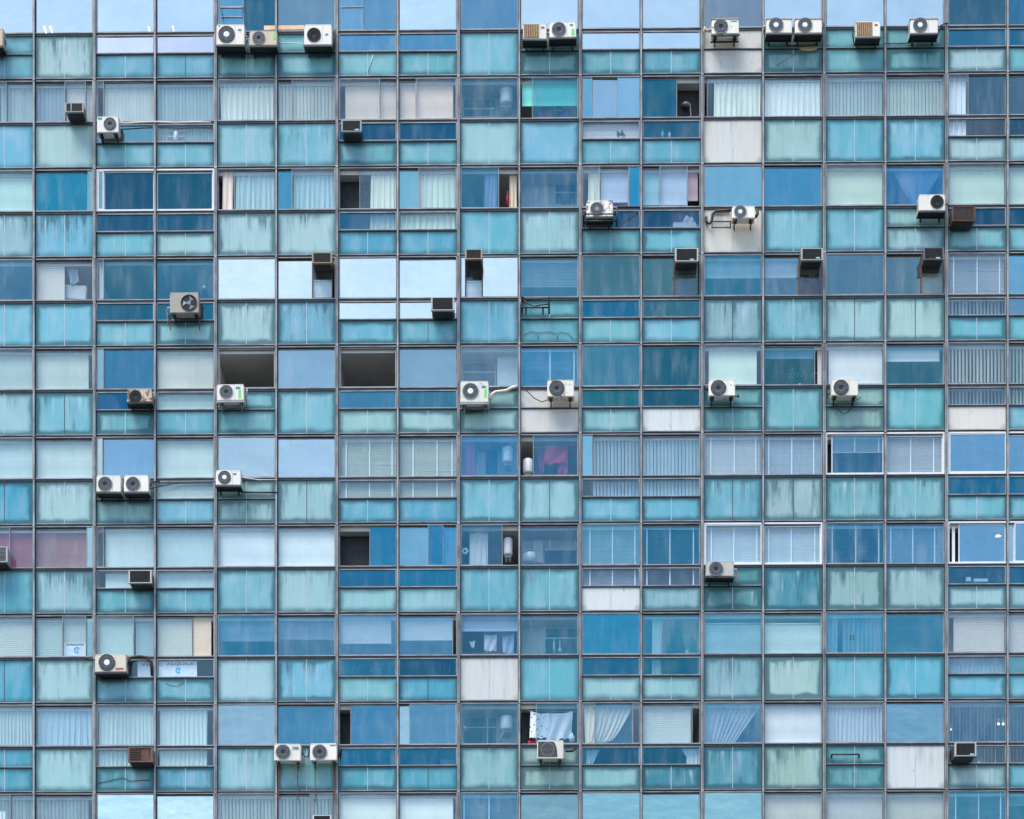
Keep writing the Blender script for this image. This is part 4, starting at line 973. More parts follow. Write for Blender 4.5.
box_unit('narrow box unit with rusty frame set between two mirrored panes', 465, 249, 482.3, 259, flange=(160, 150, 132))
box_unit('black box unit with cyan badge above a slate pane, just right of a caged condenser', 675, 248, 698.4, 261.2, flange=(186, 190, 190), badge=(690, 258.8))
box_unit('black box unit with cyan badge beside the half drawn blue grey blind', 801, 248, 823, 260, flange=(170, 174, 174), badge=(816, 257.2))
box_unit('black box unit with cyan badge below the plain white condenser', 923.4, 247.4, 944, 259.4, flange=(96, 102, 106), badge=(936, 257.2))
box_unit('scuffed box unit with pale rim under the icy blue blind', 128.4, 570, 151.6, 583, flange=(186, 190, 188))
box_unit('grey louvred box unit under the purple blind at the edge', -18, 546.5, 7.5, 562, body=(160, 168, 172), flange=(176, 184, 188), white=True)
box_unit('black box unit with pale frame below the glowing lamps', 954.8, 742.4, 976.4, 756, body=(52, 50, 50), flange=(176, 180, 182), badge=(970, 753.6), depth=.7)
box_unit('box unit just peeping in at the lower edge between striped blinds', 312.5, 815, 331.5, 827, flange=(200, 204, 206))
box_unit('rotten brick red box unit with a square hole', 128, 747, 152.6, 762, body=(70, 50, 46), flange=(116, 90, 84), brick=True, depth=.5)

# ------------------------------------------------------------------ brackets, rails and cables left on the facade
def rods(name, label, cat, paths, r, mat, group=None):
    b = MB()
    for p in paths: b.tube([P(q[0], q[1], q[2] if len(q) > 2 else .14) for q in p], r, 6)
    o = b.build(name, mat, origin=P(paths[0][0][0], paths[0][0][1], .14)); tag(o, label, cat, group); return o
rods('railing', 'black railing cage around the rust stained condenser', 'railing',
     [[(584, 213, .1), (584, 222, .1)], [(584, 214, .62), (617, 214, .62)], [(584, 221, .62), (617, 221, .62)], [(584, 214, .1), (584, 214, .62), (584, 221, .62), (584, 221, .1)],
      [(617, 207, .62), (617, 226, .62)], [(617, 214, .1), (617, 214, .62)], [(617, 221, .1), (617, 221, .62)], [(617, 207, .62), (640, 207, .16)]], .022, 'black_paint')
rods('empty_bracket', 'empty rusty bracket on the white board next to the small condenser', 'bracket',
     [[(712, 221.5, .45), (730.5, 221.5, .45)], [(712, 227.5, .45), (730.5, 227.5, .45)], [(712, 221.5, .45), (712, 228, .1)], [(730.5, 221.5, .45), (730.5, 228, .1)], [(712.5, 213, .05), (730, 212, .05)]], .02, 'rusty_steel')
rods('drain_hose', 'thick black hose bending over the empty rusty bracket', 'hose',
     [[(706, 217, .05), (706.5, 222, .1), (709.5, 224, .12), (712, 220, .14), (712.6, 214, .15), (716, 211, .16), (724, 210.4, .2), (732, 210.5, .3)]], .04, 'hose_black')
rods('empty_bracket', 'empty black bracket with loose cables under the light blue venetian blind', 'bracket',
     [[(522, 307.5, .45), (549, 307.5, .45)], [(522, 307.5, .45), (522, 313, .1)], [(549, 297, .45), (549, 314, .1)], [(526, 308, .45), (526, 314, .08)], [(543, 308, .45), (543, 314, .08)], [(521, 307.5, .45), (521, 296, .1)]], .026, 'black_paint')
rods('cable', 'two black cables drooping onto the empty black bracket', 'cable',
     [[(522, 297, .06), (528, 299.5), (536, 298.5), (549, 301, .3)], [(522, 299, .06), (527, 303), (534, 306.5), (540, 305, .3), (549, 304, .4)]], .022, 'hose_black')
rods('cable', 'faint arcs of grey cable on the teal panel below the empty bracket', 'cable',
     [[(524, 335, .04), (530, 331, .04), (538, 332.5, .04), (548, 331.5, .04), (556, 333, .04), (560, 331.5, .04), (568, 333, .04), (573, 339, .04)], [(538, 332, .04), (538, 339, .04)], [(558, 333, .04), (557, 339, .04)]], .008, 'grille_grey')
rods('empty_bracket', 'flat black empty bracket below the pleated lavender curtain', 'bracket',
     [[(831, 758, .35), (831.6, 754.4, .35), (859, 754.4, .35), (859, 758, .35)], [(831.6, 754.4, .35), (831.6, 757, .05)], [(859, 754.4, .35), (859, 757, .05)]], .028, 'black_paint')
rods('cable', 'thin cable sagging on the teal panel under the ALQUILA sheet', 'cable', [[(165, 682, .035), (170, 685, .035), (177, 685.6, .035), (183, 682.5, .035)]], .007, 'grille_grey')
rods('cable', 'thin crooked cable across the dark teal panel below the rotten brick red unit', 'cable', [[(98, 783, .035), (110, 780.5, .035), (123, 777.5, .035), (130, 781, .035), (150, 780, .035)]], .008, 'grille_black')
b = MB()
pts = [(787.5, 42), (791, 45), (800, 44.6), (812, 43), (820, 40.5), (812, 41.6), (800, 42.6), (792, 42.8)]
vs = [P(x, y, .06) for x, y in pts]; k = len(vs); vs += [P(x, y, .035) for x, y in pts]
b.add(vs, [tuple(range(k)), tuple(reversed(range(k, 2 * k)))] + [(i, k + i, k + (i + 1) % k, (i + 1) % k) for i in range(k)])
pts = [(798, 47.6), (819.5, 46.2), (816, 50.2), (808, 51.2), (801.5, 50.4)]
vs = [P(x, y, .05) for x, y in pts]; k = len(vs); vs += [P(x, y, .022) for x, y in pts]
b.add(vs, [tuple(range(k)), tuple(reversed(range(k, 2 * k)))] + [(i, k + i, k + (i + 1) % k, (i + 1) % k) for i in range(k)])
tag(b.build('broken_board', 'tan_louvre', origin=P(805, 46, .04)), 'splintered cream board stuck under the shared shelf of two condensers', 'board')
rods('cable', 'thin dark cable slanting over the cracked teal panel under the shared shelf', 'cable', [[(776, 66, .03), (785, 60, .03), (793, 55, .03), (800, 52, .03)]], .006, 'grille_grey')

# ------------------------------------------------------------------ things standing or hanging inside the windows
def heater(label, x, y0, y1, rpx, out=-.34):
    a = P(x, y1, out); z1 = P(x, y0, out).z; r = rpx * S; z0 = a.z; H = z1 - z0
    t = thing('water_heater', label, 'water heater', (a.x, -out, z0), 'water heaters seen through the glass')
    MB().lathe(a.x, -out, [(r * .6, z0), (r * .95, z0 + H * .05), (r, z0 + H * .12), (r, z0 + H * .9), (r * .8, z0 + H * .97), (r * .3, z1)], 22).build('tank', 'white_plastic', t)
    b = MB().tube([(a.x - r * .4, -out, z0), (a.x - r * .4, -out, z0 - .2)], .02, 6).tube([(a.x + r * .4, -out, z0), (a.x + r * .4, -out, z0 - .2)], .02, 6)
    b.build('pipe', 'pale_aluminium', t)
    MB().box(a.x - r * .7, a.x + r * .7, -out - r * .2, .69, z0 - .04, z0 - .005).build('shelf', 'white_plastic', t)
    return t
heater('white water heater in the clear window of the second row', 506.5, 87, 106, 6.8)
heater('white water heater in the blue window beside the dangling magenta towel', 507.5, 447, 464, 5.5)
heater('white water heater bulging out of the gap beside the magenta towel', 528, 459, 474, 5.0, -.3)
heater('white water heater in the open gap of the seventh row', 508, 538, 556, 4.6, -.35)
heater('white water heater behind a leaning plank in the ninth row', 506.5, 716, 731, 6.5)

def kitchen(r, c, x0, x1, y0, y1, dark, bars):
    """back wall of a small room with a dark inner window"""
    a, b_ = colx(c) + .07, colx(c + 1) - .07
    w = MB().box(a, b_, .70, .76, rz(r, 46), rz(r, 6)); o = w.build('wall_or_shade_sheet', 'plaster', building)
    u, v, z0, z1 = rect(x0, y0, x1, y1, -.69)
    MB().box(u, v, .68, .699, z0, z1).build('inner_window', 'dark_opening', o)
    q = MB()
    for (p0, p1, p2, p3) in bars:
        e, f, g, h = rect(p0, p1, p2, p3, -.67); q.box(e, f, .665, .68, g, h)
    q.build('inner_frame', 'white_plastic', o)
kitchen(1, 8, 464, 495, 99, 116, 0, [(464, 108, 495, 109.3), (463, 98.5, 495, 99.5)])
kitchen(4, 8, 463.5, 495, 363, 386, 0, [(463.5, 371.5, 495, 372.8), (463, 362, 495, 363), (494.5, 363, 496, 386)])
kitchen(6, 9, 545, 576, 551, 563.5, 0, [(527, 548.6, 577, 550), (549, 528, 551, 549), (574, 528, 576, 549)])
kitchen(7, 9, 545, 577, 629, 653, 0, [(545, 637.5, 577, 638.8), (559, 640, 560.5, 648), (544.4, 629, 545.4, 653)])
kitchen(8, 8, 464, 496, 718, 744, 0, [(464, 727, 496, 728), (487, 718, 488, 744)])
kitchen(2, 9, 556, 575, 170, 204, 0, [(556, 183.5, 575, 185), (556, 192, 575, 193)])
kitchen(5, 8, 486, 497, 440, 474, 0, [(476.5, 441, 477.5, 474)])

b = MB().box(*rect(63, 640, 64, 641, 0)[:1], 0, 0, 0, 0, 0) if False else None
def slab(name, label, cat, x0, y0, x1, y1, out, mat, th=.01, group=None, color=None, tilt=0):
    a, b_, z0, z1 = rect(x0, y0, x1, y1, out)
    m = MB().bbox(a, b_, -out, -out + th, z0, z1, min(th * .3, .004), 0, 1)
    o = m.build(name, mat, origin=((a + b_) / 2, -out, (z0 + z1) / 2), color=color)
    o.rotation_euler.y = R_(tilt)
    if label: tag(o, label, cat, group)
    return o
def sheet_cloth(name, label, cat, pts, out, mat, color=None, group=None, amp=.02):
    """a hanging cloth: quad outline (top left, top right, bottom right, bottom left) with folds"""
    q = [P(x, y, out) for x, y in pts]; n, m = 16, 12; vs = []; fs = []
    rr = random.Random(int(pts[0][0])); f1, f2 = rr.uniform(8, 12), rr.uniform(3, 6)
    for j in range(m + 1):
        for i in range(n + 1):
            u, v = i / n, j / m
            p = q[0] * (1 - u) * (1 - v) + q[1] * u * (1 - v) + q[2] * u * v + q[3] * (1 - u) * v
            vs.append((p.x, p.y + amp * math.sin(u * f1 + v * f2) * (.4 + v), p.z - .04 * math.sin(math.pi * u) * (1 - v) + .02 * math.sin(u * f1 * 2) * v))
    k = len(vs); vs += [(x, y + .006, z) for x, y, z in vs]
    for j in range(m):
        for i in range(n):
            a = j * (n + 1) + i; fs += [(a, a + 1, a + n + 2, a + n + 1), (k + a, k + a + n + 1, k + a + n + 2, k + a + 1)]
    b = MB(); b.add(vs, fs, 0, True)
    o = b.build(name, mat, origin=q[0], color=color); tag(o, label, cat, group); return o

# second row
sheet_cloth('laundry', 'pink cloth hanging low under the turquoise blind', 'cloth', [(539, 107, ), (551, 105), (552, 117), (538, 117)], -.3, 'fabric', (.62, .12, .42))
sheet_cloth('laundry', 'violet cloth beside the pink one under the turquoise blind', 'cloth', [(560, 111), (570, 110), (571, 117), (559, 117)], -.32, 'fabric', (.34, .16, .48))
rods('coat_hanger', 'white curled hanger under the turquoise blind', 'hanger', [[(554, 107, -.25), (557, 110, -.25), (561, 111, -.25), (563, 107.5, -.25), (566, 107, -.25)]], .02, 'white_plastic')
t = thing('wall_lantern', 'white lantern with side arms in the low window beside the teal logo unit', 'lantern', P(176, 141, -.06))
a, b_, z0, z1 = rect(173, 130.5, 179, 142, -.06)
MB().lathe((a + b_) / 2, .06, [(.03, z0), (.085, z0 + .02), (.07, z1 - .08), (.03, z1 - .03), (.02, z1)], 14).build('body', 'white_plastic', t)
q = MB()
for yy in (131.5, 137):
    e = P(167, yy, -.06); f = P(184, yy, -.06); q.tube([e, f], .014, 6)
q.tube([P(176, 131, -.06), P(176, 125, -.06)], .012, 6); q.build('arm', 'white_plastic', t)
def plant(label, x, y, n, ln, out, mat='dark_leaf', spread=1.0, seed=1, pot=True):
    rr = random.Random(seed); base = P(x, y, out); t = thing('potted_plant', label, 'plant', base)
    lv = MB(); st = MB()
    for i in range(n):
        an = rr.uniform(-1.1, 1.1) * spread; L = ln * rr.uniform(.5, 1.1) * S
        dy = rr.uniform(-.06, .06)
        d = Vector((math.sin(an), dy * 2, math.cos(an))); p1 = base + d * L
        st.tube([base, base + d * L * .6 + Vector((0, 0, .01)), p1], .004, 4)
        for k in range(3):
            c = base + d * L * (.5 + .25 * k); w = .022 * rr.uniform(.7, 1.3); ll = .07 * rr.uniform(.7, 1.2)
            e = Vector((math.sin(an + rr.uniform(-1.2, 1.2)), rr.uniform(-.4, .4), math.cos(an + rr.uniform(-1.2, 1.2)))).normalized()
            s_ = e.cross(Vector((0, 1, .2))).normalized() * w
            lv.add([c, c + e * ll * .5 + s_, c + e * ll, c + e * ll * .5 - s_, c + e * ll * .5 + Vector((0, .012, 0))], [(0, 1, 4), (1, 2, 4), (2, 3, 4), (3, 0, 4)], 0)
    lv.build('leaves', mat, t); st.build('stem', 'green_leaf', t)
    if pot: MB().lathe(base.x, base.y, [(.03, base.z - .10), (.05, base.z - .005), (.052, base.z)], 12).build('pot', 'white_plastic', t)
plant('small dark plant behind the low lavender cloth', 621, 137, 9, 6, -.05, seed=3)
t = thing('floor_lamp', 'bent dark floor lamp leaning in the open window above a row of bottles', 'lamp', P(694, 139, -.3))
MB().tube([P(694, 139, -.3), P(691, 116, -.3), P(690, 104, -.3), P(687, 101.5, -.3)], .018, 6).build('pole', 'pale_aluminium', t)
c_ = P(685.5, 104, -.3); MB().lathe(c_.x, c_.y, [(.13, c_.z - .07), (.11, c_.z), (.05, c_.z + .05), (.02, c_.z + .07)], 16).build('lamp_shade', 'grille_grey', t)
def bottle(label, x, y0, y1, rpx, out, mat):
    a = P(x, y1, out); H = P(x, y0, out).z - a.z; r = rpx * S
    o = MB().lathe(a.x, a.y, [(r, a.z), (r, a.z + H * .6), (r * .4, a.z + H * .75), (r * .35, a.z + H)], 12).build('bottle', mat, origin=a); tag(o, label, 'bottle'); return o
bottle('small blue and white bottle on the ledge under the dark sash', 662.5, 129.5, 138, 1.6, -.12, 'badge_cyan')
bottle('small pale bottle beside the blue one on the ledge', 669.5, 131, 138, 1.3, -.12, 'white_plastic')
# third row
bottle('tall red bottle standing in the open gap between curtains', 507.5, 191, 206, 1.5, -.12, 'red_cloth')
def chair(label, x0, x1, y0, y1, out=-.7):
    t = thing('cafe_chair', label, 'chair', P((x0 + x1) / 2, y1, out), 'white chairs in the low windows')
    a, b_, z0, z1 = rect(x0, y0, x1, y1, out); m = MB(); pts = []
    for i in range(13):
        an = math.pi * i / 12; pts.append(((a + b_) / 2 - (b_ - a) / 2 * math.cos(an) * (1 if abs(math.cos(an)) < .98 else 1), -out, z1 - .2 + .2 * math.sin(an)))
    pts = [(a - .02, -out, z0)] + pts + [(b_ + .02, -out, z0)]
    m.tube(pts, .022, 6); m.build('back_frame', 'white_plastic', t)
    MB().bbox(a + .05, b_ - .05, -out + .002, -out + .02, z0 + .12, z1 - .05, .006).build('backrest', 'gloss_plastic', t, color=(.10, .30, .46))
chair('pale framed chair under the caged condenser, in the low window', 625, 636, 219, 228)
chair('pale framed chair beside a second one under the sky blue cloth blind', 645, 653, 219, 228)
t = sheet_cloth('paper_heap', 'crumpled white heap on the sill of the low window near the open gap', 'papers', [(686, 214), (692, 217), (699, 226), (681, 226)], -.2, 'white_cloth', amp=.05)
slab('sill_box', 'flat white boxes in front of the crumpled heap', 'box', 673, 222, 696, 227, -.12, 'white_plastic', .1)
# fourth row
slab('carton', 'pale box leaning behind the torn silver shutter', 'box', 64, 285, 86, 299, -.25, 'tan_louvre', .2, tilt=4).active_material = MATS['plaster']
sheet_cloth('rag', 'grey rag hanging from the torn end of the silver shutter', 'cloth', [(66, 266), (77, 262), (79, 282), (71, 285)], -.2, 'fabric', (.36, .42, .48))
t = thing('pendant_lamp', 'thin white pendant lamp above the dented grey unit', 'lamp', P(204, 270, -.3))
MB().tube([P(204.3, 268, -.3), P(204.2, 284, -.3)], .01, 6).build('cord', 'white_plastic', t)
c_ = P(204.2, 287, -.3); MB().lathe(c_.x, c_.y, [(.07, c_.z - .05), (.05, c_.z), (.015, c_.z + .06)], 12).build('lamp_shade', 'white_plastic', t)
# fifth row
plant('leafy plant pressed behind the dark teal pane next to an open slit', 800, 384, 26, 17, -.15, 'green_leaf', 1.0, 5)
slab('door_leaf', 'pale green door edge in the slit beside the leafy plant', 'door', 817.5, 350, 821.5, 387, -.1, 'plaster', .04)
# sixth row
sheet_cloth('towel', 'large magenta towel drying behind the sixth row window', 'towel', [(545, 446), (567.5, 445), (568, 463), (544, 464)], -.2, 'fabric', (.60, .06, .14))
sheet_cloth('towel', 'narrow magenta towel hanging lower under the large one', 'towel', [(557, 458), (567, 458), (568, 474), (558, 475)], -.24, 'fabric', (.44, .05, .15))
sheet_cloth('towel', 'smaller purple towel beside the large magenta one', 'towel', [(538, 449), (545, 448), (544, 473), (539, 472)], -.24, 'fabric', (.30, .06, .17))
rods('clothes_line', 'thin line carrying the magenta and purple towels', 'line', [[(533, 447.5, -.2), (579, 444.5, -.2)]], .006, 'white_plastic')
# seventh row
c_ = P(465, 551, -.15)
m = MB()
for k in range(6): m.disc(c_.x + .07 * math.cos(k * 1.047), c_.z + .07 * math.sin(k * 1.047), .036, c_.y - .01, c_.y + .01, 10)
tag(m.build('window_flower', 'white_plastic', origin=c_), 'white flower ornament beside the hanging white curtain', 'ornament')
c_ = P(530, 564, -.35); m = MB().lathe(c_.x, c_.y, [(.12, c_.z), (.2, c_.z + .06), (.2, c_.z + .26), (.13, c_.z + .34), (.03, c_.z + .37)], 18)
tag(m.build('rice_pot', 'white_plastic', origin=c_), 'round white lidded pot in the seventh row window', 'pot')
slab('kitchen_canister', 'tall pale canister beside the round white pot', 'canister', 533, 541, 543, 562, -.45, 'plaster', .2)
t = thing('ceiling_lamp', 'yellowish ceiling lamp lit behind the white framed blue window', 'lamp', P(998, 536, -.7))
c_ = P(998, 536.3, -.05); MB().lathe(c_.x, c_.y, [(.02, c_.z - .03), (.085, c_.z - .015), (.09, c_.z), (.04, c_.z + .03), (.012, c_.z + .06)], 16).build('lamp_shade', 'lamp_glow', t)
rr = random.Random(4)
for i, (lab, x0, y0, x1, y1) in enumerate([('small white tub among clutter on the low sill', 966, 577, 971, 581), ('white folded cloth in the middle of the sill clutter', 974, 578.5, 988, 581.5), ('small dark tub at the end of the sill clutter', 990, 577.5, 995, 581.5)]):
    slab('sill_tub', lab, 'clutter', x0, y0, x1, y1, -.1, ['white_plastic', 'white_cloth', 'gasket_rubber'][i], .1, 'clutter on the seventh row sill')
slab('curtain_end', 'pale board strip in the open slit of the white framed window', 'board', 952, 527, 955, 565, -.06, 'white_plastic', .02)
# eighth row
def emblem(parent, x, y, r, out):
    c = P(x, y, out); R = r * S
    b = MB().ring(c.x, c.z, R * .62, R, -out - .004, -out, 20, 0, .5, 5.3); b.disc(c.x + R * .1, c.z - R * .05, R * .3, -out - .004, -out, 12)
    b.build('emblem', 'emblem_blue', parent)
def letters(parent, text, x, y, hpx, out, mat, wpx=None):
    cu = bpy.data.curves.new('letters', 'FONT'); cu.body = text; cu.size = 1; cu.extrude = .004; cu.align_x = 'LEFT'
    o = bpy.data.objects.new('tmp', cu); col.objects.link(o)
    bpy.context.view_layer.update()
    me = bpy.data.meshes.new_from_object(o.evaluated_get(bpy.context.evaluated_depsgraph_get()))
    bpy.data.objects.remove(o)
    xs = [v.co.x for v in me.vertices]; ys = [v.co.y for v in me.vertices]
    sx = (wpx * S) / (max(xs) - min(xs)) if wpx else hpx * S / (max(ys) - min(ys)); sy = hpx * S / (max(ys) - min(ys))
    p = P(x, y, out)
    for v in me.vertices: v.co = Vector(((v.co.x - min(xs)) * sx, -v.co.z, (v.co.y - min(ys)) * sy))
    me.materials.clear(); me.materials.append(MATS[mat])
    ob = bpy.data.objects.new('lettering', me); col.objects.link(ob); ob.parent = parent; ob.location = p - WL[parent.name]
    return ob
s = slab('notice', 'small white notice with a blue emblem under the small ribbed shutter', 'sign', 63.6, 643, 85.8, 657.3, -.06, 'white_cloth', .006)
emblem(s, 77, 650, 3.2, -.055); plate('text_band', 'letter_maroon', s, 66, 643.6, 84, 645.2, -.055, .003).active_material = MATS['grille_grey']
s = slab('rental_sheet', 'white rental sheet partly hidden behind the thick black hose', 'sign', 137.5, 660.4, 156, 677.5, -.04, 'white_cloth', .006)
letters(s, 'VE', 141, 666.2, 3.6, -.036, 'letter_maroon', 9)
s = slab('rental_sheet', 'wide white rental sheet reading ALQUILA in maroon letters', 'sign', 158.5, 660.4, 197, 677.3, -.04, 'white_cloth', .006)
letters(s, 'ALQUILA', 166.5, 665.6, 3.0, -.036, 'letter_maroon', 27.5); letters(s, 'O', 158.9, 666, 3.2, -.036, 'letter_maroon', 3.2)
emblem(s, 178.5, 670.4, 3.0, -.036)
plant('thin green plant in the low window beneath the white blue shutter', 353, 677, 16, 15, -.12, 'green_leaf', .8, 8)
plant('sparse green plant beside the thin one in the low window', 377, 677, 9, 12, -.12, 'green_leaf', .9, 9)
rods('blind_cord', 'looped white blind cord in the dark low window of the eighth row', 'cord', [[(444.5, 663, -.05), (444, 670, -.05), (446.5, 673.5, -.05), (449.5, 672, -.05), (450, 665, -.05)]], .008, 'white_plastic')
sheet_cloth('laundry', 'small balled white cloth among the hanging laundry', 'cloth', [(469, 641), (475, 640), (474, 648), (471, 647)], -.2, 'white_cloth', group='laundry under the lavender blind')
sheet_cloth('laundry', 'white shirt hanging in the middle of the laundry', 'cloth', [(484, 634), (497, 634), (496.5, 651), (484.5, 651)], -.2, 'white_cloth', group='laundry under the lavender blind')
sheet_cloth('laundry', 'bluish white garments bunched at the end of the laundry', 'cloth', [(502, 636), (514, 633), (514, 654), (503, 653)], -.22, 'fabric', (.50, .60, .78), group='laundry under the lavender blind')
bottle('slim white bottle on the kitchen sill of the eighth row', 554, 638, 652, .9, -.3, 'white_plastic')
bottle('squat pale jar beside the slim white bottle', 560, 647, 653, 1.8, -.3, 'badge_cyan')
plant('dark bushy plant at the sill corner behind the narrow pale curtain', 687, 651, 12, 6, -.15, 'dark_leaf', 1.1, 12)
m = MB()
for (x, y) in ((850.4, 636.5), (853.4, 636), (850.6, 639.4), (853.6, 639)):
    e, f, g, h = rect(x - .8, y - .9, x + .8, y + .9, .046); m.box(e, f, -.045, -.041, g, h)
tag(m.build('sticker', 'dark_leaf', origin=P(852, 638, .05)), 'four small dark stickers on the teal window', 'sticker')
# ninth row
slab('indoor_unit', 'white boxy fan heater in the low dark window of the ninth row', 'heater', 440, 759.6, 455.5, 767.4, -.1, 'white_plastic', .2)
t = P(496, 744, -.3); rods('plank', 'pale plank leaning in front of a water heater', 'plank', [[(498, 744, -.3), (512, 716, -.25)]], .03, 'plaster')
rods('tap', 'small white tap at the corner of the ninth row kitchen window', 'tap', [[(463, 726, -.1), (465, 726.5, -.1), (465.5, 731, -.1)]], .02, 'white_plastic')
sheet_cloth('bedsheet', 'flowered sheet hanging through the open gap over the condenser', 'sheet', [(530.5, 711), (549, 713), (554, 738), (529.5, 738)], -.05, 'flower_print', amp=.015)
sheet_cloth('bedsheet', 'pale blue sheet pegged beside the flowered one', 'sheet', [(549, 713), (573, 711), (571, 738), (546, 741)], -.07, 'fabric', (.82, .87, .94), amp=.03)
rods('clothes_line', 'thin line carrying the flowered sheets', 'line', [[(527, 710.6, -.08), (579, 711.6, -.08)]], .006, 'white_plastic')
bottle('lilac detergent bottle beside the flowered sheets', 572, 733, 742, 2.8, -.1, 'emblem_blue').active_material = MATS['white_cloth']
sheet_cloth('red_rag', 'dark red rag on the sill under the flowered sheet', 'cloth', [(528, 740), (536, 739), (536, 745), (528, 745)], -.1, 'red_cloth')
for lab, x, y, rp in (('glowing globe lamp between the open slats, the inner of a pair', 998.6, 724, 1.35), ('glowing globe lamp between the open slats, beside the column', 1003.2, 724, 1.35), ('single small glowing lamp at the near end of the open slat blind', 951, 729.5, .9)):
    c_ = P(x, y, -.02); R = rp * S
    t = thing('globe_lamp', lab, 'lamp', c_, 'glowing lamps behind the slats')
    MB().lathe(c_.x, c_.y, [(R * .2, c_.z - R), (R * .8, c_.z - R * .6), (R, c_.z), (R * .8, c_.z + R * .6), (R * .2, c_.z + R)], 14).build('globe', 'lamp_glow', t)
    MB().tube([(c_.x, c_.y, c_.z + R), (c_.x, c_.y + .03, c_.z + R + .12)], .008, 6).build('stem', 'white_plastic', t)
plant('little pale sprig behind the low glass beside the lamp window box unit', 979, 762, 7, 5, -.05, 'green_leaf', 1.0, 15)
slab('sill_parcel', 'white parcel at the corner of the striped bottom window', 'parcel', -2, 811.5, 6.5, 822, -.08, 'white_plastic', .06)
slab('towel_rail_box', 'pale box at the lower edge of the bottom row window', 'box', 567, 816, 577, 826, -.1, 'plaster', .1)
# top row: lit pelmet and fluorescent tubes
o = slab('pelmet_board', 'warm wooden pelmet glowing behind the top row glass', 'pelmet', 264, 25.2, 304, 29.8, .045, 'warm_wood', .02)
GT = 'fluorescent tubes lit inside the top row'
for lab, x0, y0, x1, y1, rp in (('lit fluorescent tube in the top row, the thicker of a close pair', 44, 26.5, 46.6, 33.5, .9), ('lit fluorescent tube in the top row, second of the close pair', 50, 26.5, 52.6, 33.2, .8),
                            ('short lit tube low in the third pane of the top row', 148.6, 27, 149.8, 31.5, .7), ('faint lit tube in the fourth pane of the top row', 172.5, 26, 174, 31.5, .55)):
    q = MB().tube([P(x0, y0, .05), P(x1, y1, .05)], rp * S, 8)
    o = q.build('fluorescent_tube', 'tube_glow', origin=P(x0, y0, .05)); tag(o, lab, 'lamp', GT)
# the tilted vent sash of the top row
w = WIN[(0, 2)]
b = MB()
for (u0, v0, u1, v1) in ((220, 6, 243, 8), (220.5, 16.3, 243, 17.6)):
    e, f, g, h = rect(u0, v0, u1, v1, .05); b.box(e, f, -.06, -.04, g, h)
b.build('vent_bar', 'pale_aluminium', w)
b = MB(); p = [P(221, 7, .05), P(222.6, 17.5, .22), P(242.5, 17.5, .22), P(243, 7, .05)]
b.tube(p, .012, 6); b.build('vent_sash', 'gasket_rubber', w)
w = WIN[(0, 3)]
e, f, g, h = rect(341, 6.4, 363, 7.6, .05); MB().box(e, f, -.06, -.04, g, h).build('sash_bar', 'pale_aluminium', w)
# crack in the sixth bay apron
rods('crack_tape', 'pale strip of tape slanting over a cracked teal panel under the top row', 'tape', [[(368, 72, .03), (371, 62, .03), (373, 55, .03)]], .012, 'lime_streak')

# black sheets added close behind open sashes to imitate the rooms' darkness
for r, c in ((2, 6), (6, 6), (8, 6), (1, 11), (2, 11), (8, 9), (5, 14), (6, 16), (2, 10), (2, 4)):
    MB().box(colx(c) + .07, colx(c + 1) - .07, .45, .5, rz(r, 60), rz(r, 4)).build('wall_or_shade_sheet', 'grille_black', building)
# ------------------------------------------------------------------ ground, light, sky, camera
g = MB().box(-900, 900, -900, 900, -.5, 0); o = g.build('ground', 'asphalt'); o['kind'] = 'structure'
g = MB().box(-60, 60, -7, -.2, 0, .14); o = g.build('pavement', 'concrete'); o['kind'] = 'structure'

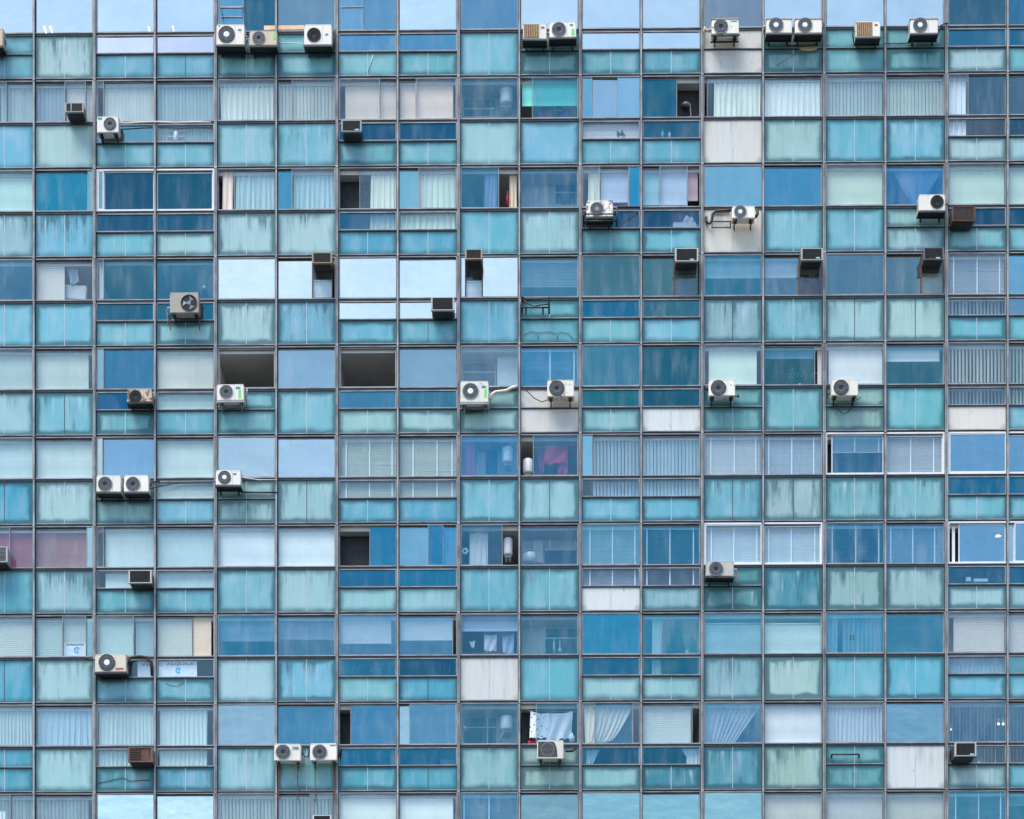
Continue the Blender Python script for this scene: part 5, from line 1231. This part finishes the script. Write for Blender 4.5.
SUN_EL, SUN_AZ = 64.0, 215.0       # azimuth clockwise from +Y (north); the facade looks south
el, az = R_(SUN_EL), R_(SUN_AZ)
sd = Vector((math.sin(az) * math.cos(el), math.cos(az) * math.cos(el), math.sin(el)))
L = bpy.data.lights.new('sun', 'SUN'); L.energy = 1.6; L.angle = R_(32); L.color = (1.0, .95, .88)
lo = bpy.data.objects.new('sun', L); col.objects.link(lo); lo.rotation_euler = (-sd).to_track_quat('-Z', 'Y').to_euler()
wd = bpy.data.worlds.new('World'); scene.world = wd; wd.use_nodes = True
nt = wd.node_tree; nt.nodes.clear(); N = NT(nt)
sky = N.n('ShaderNodeTexSky', sky_type='NISHITA'); sky.sun_disc = False; sky.sun_elevation = el; sky.sun_rotation = az
sky.air_density = 1.0; sky.dust_density = .8; sky.ozone_density = 1.0
tc = N.n('ShaderNodeTexCoord')
nz = N.noise(N.scaled(tc.outputs['Generated'], 5, 5, 15), 1.0, 4, .5)
cl = N.m('MULTIPLY', N.ramp(nz, .42, .72), .17)
bw = N.n('ShaderNodeRGBToBW'); N.l(sky.outputs[0], bw.inputs[0])
gray = N.n('ShaderNodeCombineColor')
for i, k in enumerate((1.22, 1.27, 1.32)): N.l(N.m('MULTIPLY', bw.outputs[0], k), gray.inputs[i])
cs = N.mix(cl, sky.outputs[0], gray.outputs[0])
bg = N.n('ShaderNodeBackground'); N.l(cs, bg.inputs[0]); bg.inputs[1].default_value = .10
wo = N.n('ShaderNodeOutputWorld'); N.l(bg.outputs[0], wo.inputs[0])

cam = bpy.data.cameras.new('camera'); co = bpy.data.objects.new('camera', cam); col.objects.link(co)
co.location = CAM; co.rotation_euler = (R_(90), 0, PSI)
cam.sensor_width = 36; cam.lens = FPX * 36 / 1024; cam.shift_y = (HOR - 409.5) / 1024; cam.clip_end = 3000
scene.camera = co
scene.render.engine = 'CYCLES'
scene.view_settings.view_transform = 'Standard'; scene.view_settings.look = 'None'; scene.view_settings.gamma = 1
scene.view_settings.exposure = EXPOSURE
cy = scene.cycles
cy.max_bounces = 7; cy.diffuse_bounces = 3; cy.glossy_bounces = 3; cy.transparent_max_bounces = 12; cy.transmission_bounces = 2
cy.use_denoising = True; cy.caustics_reflective = False; cy.caustics_refractive = False
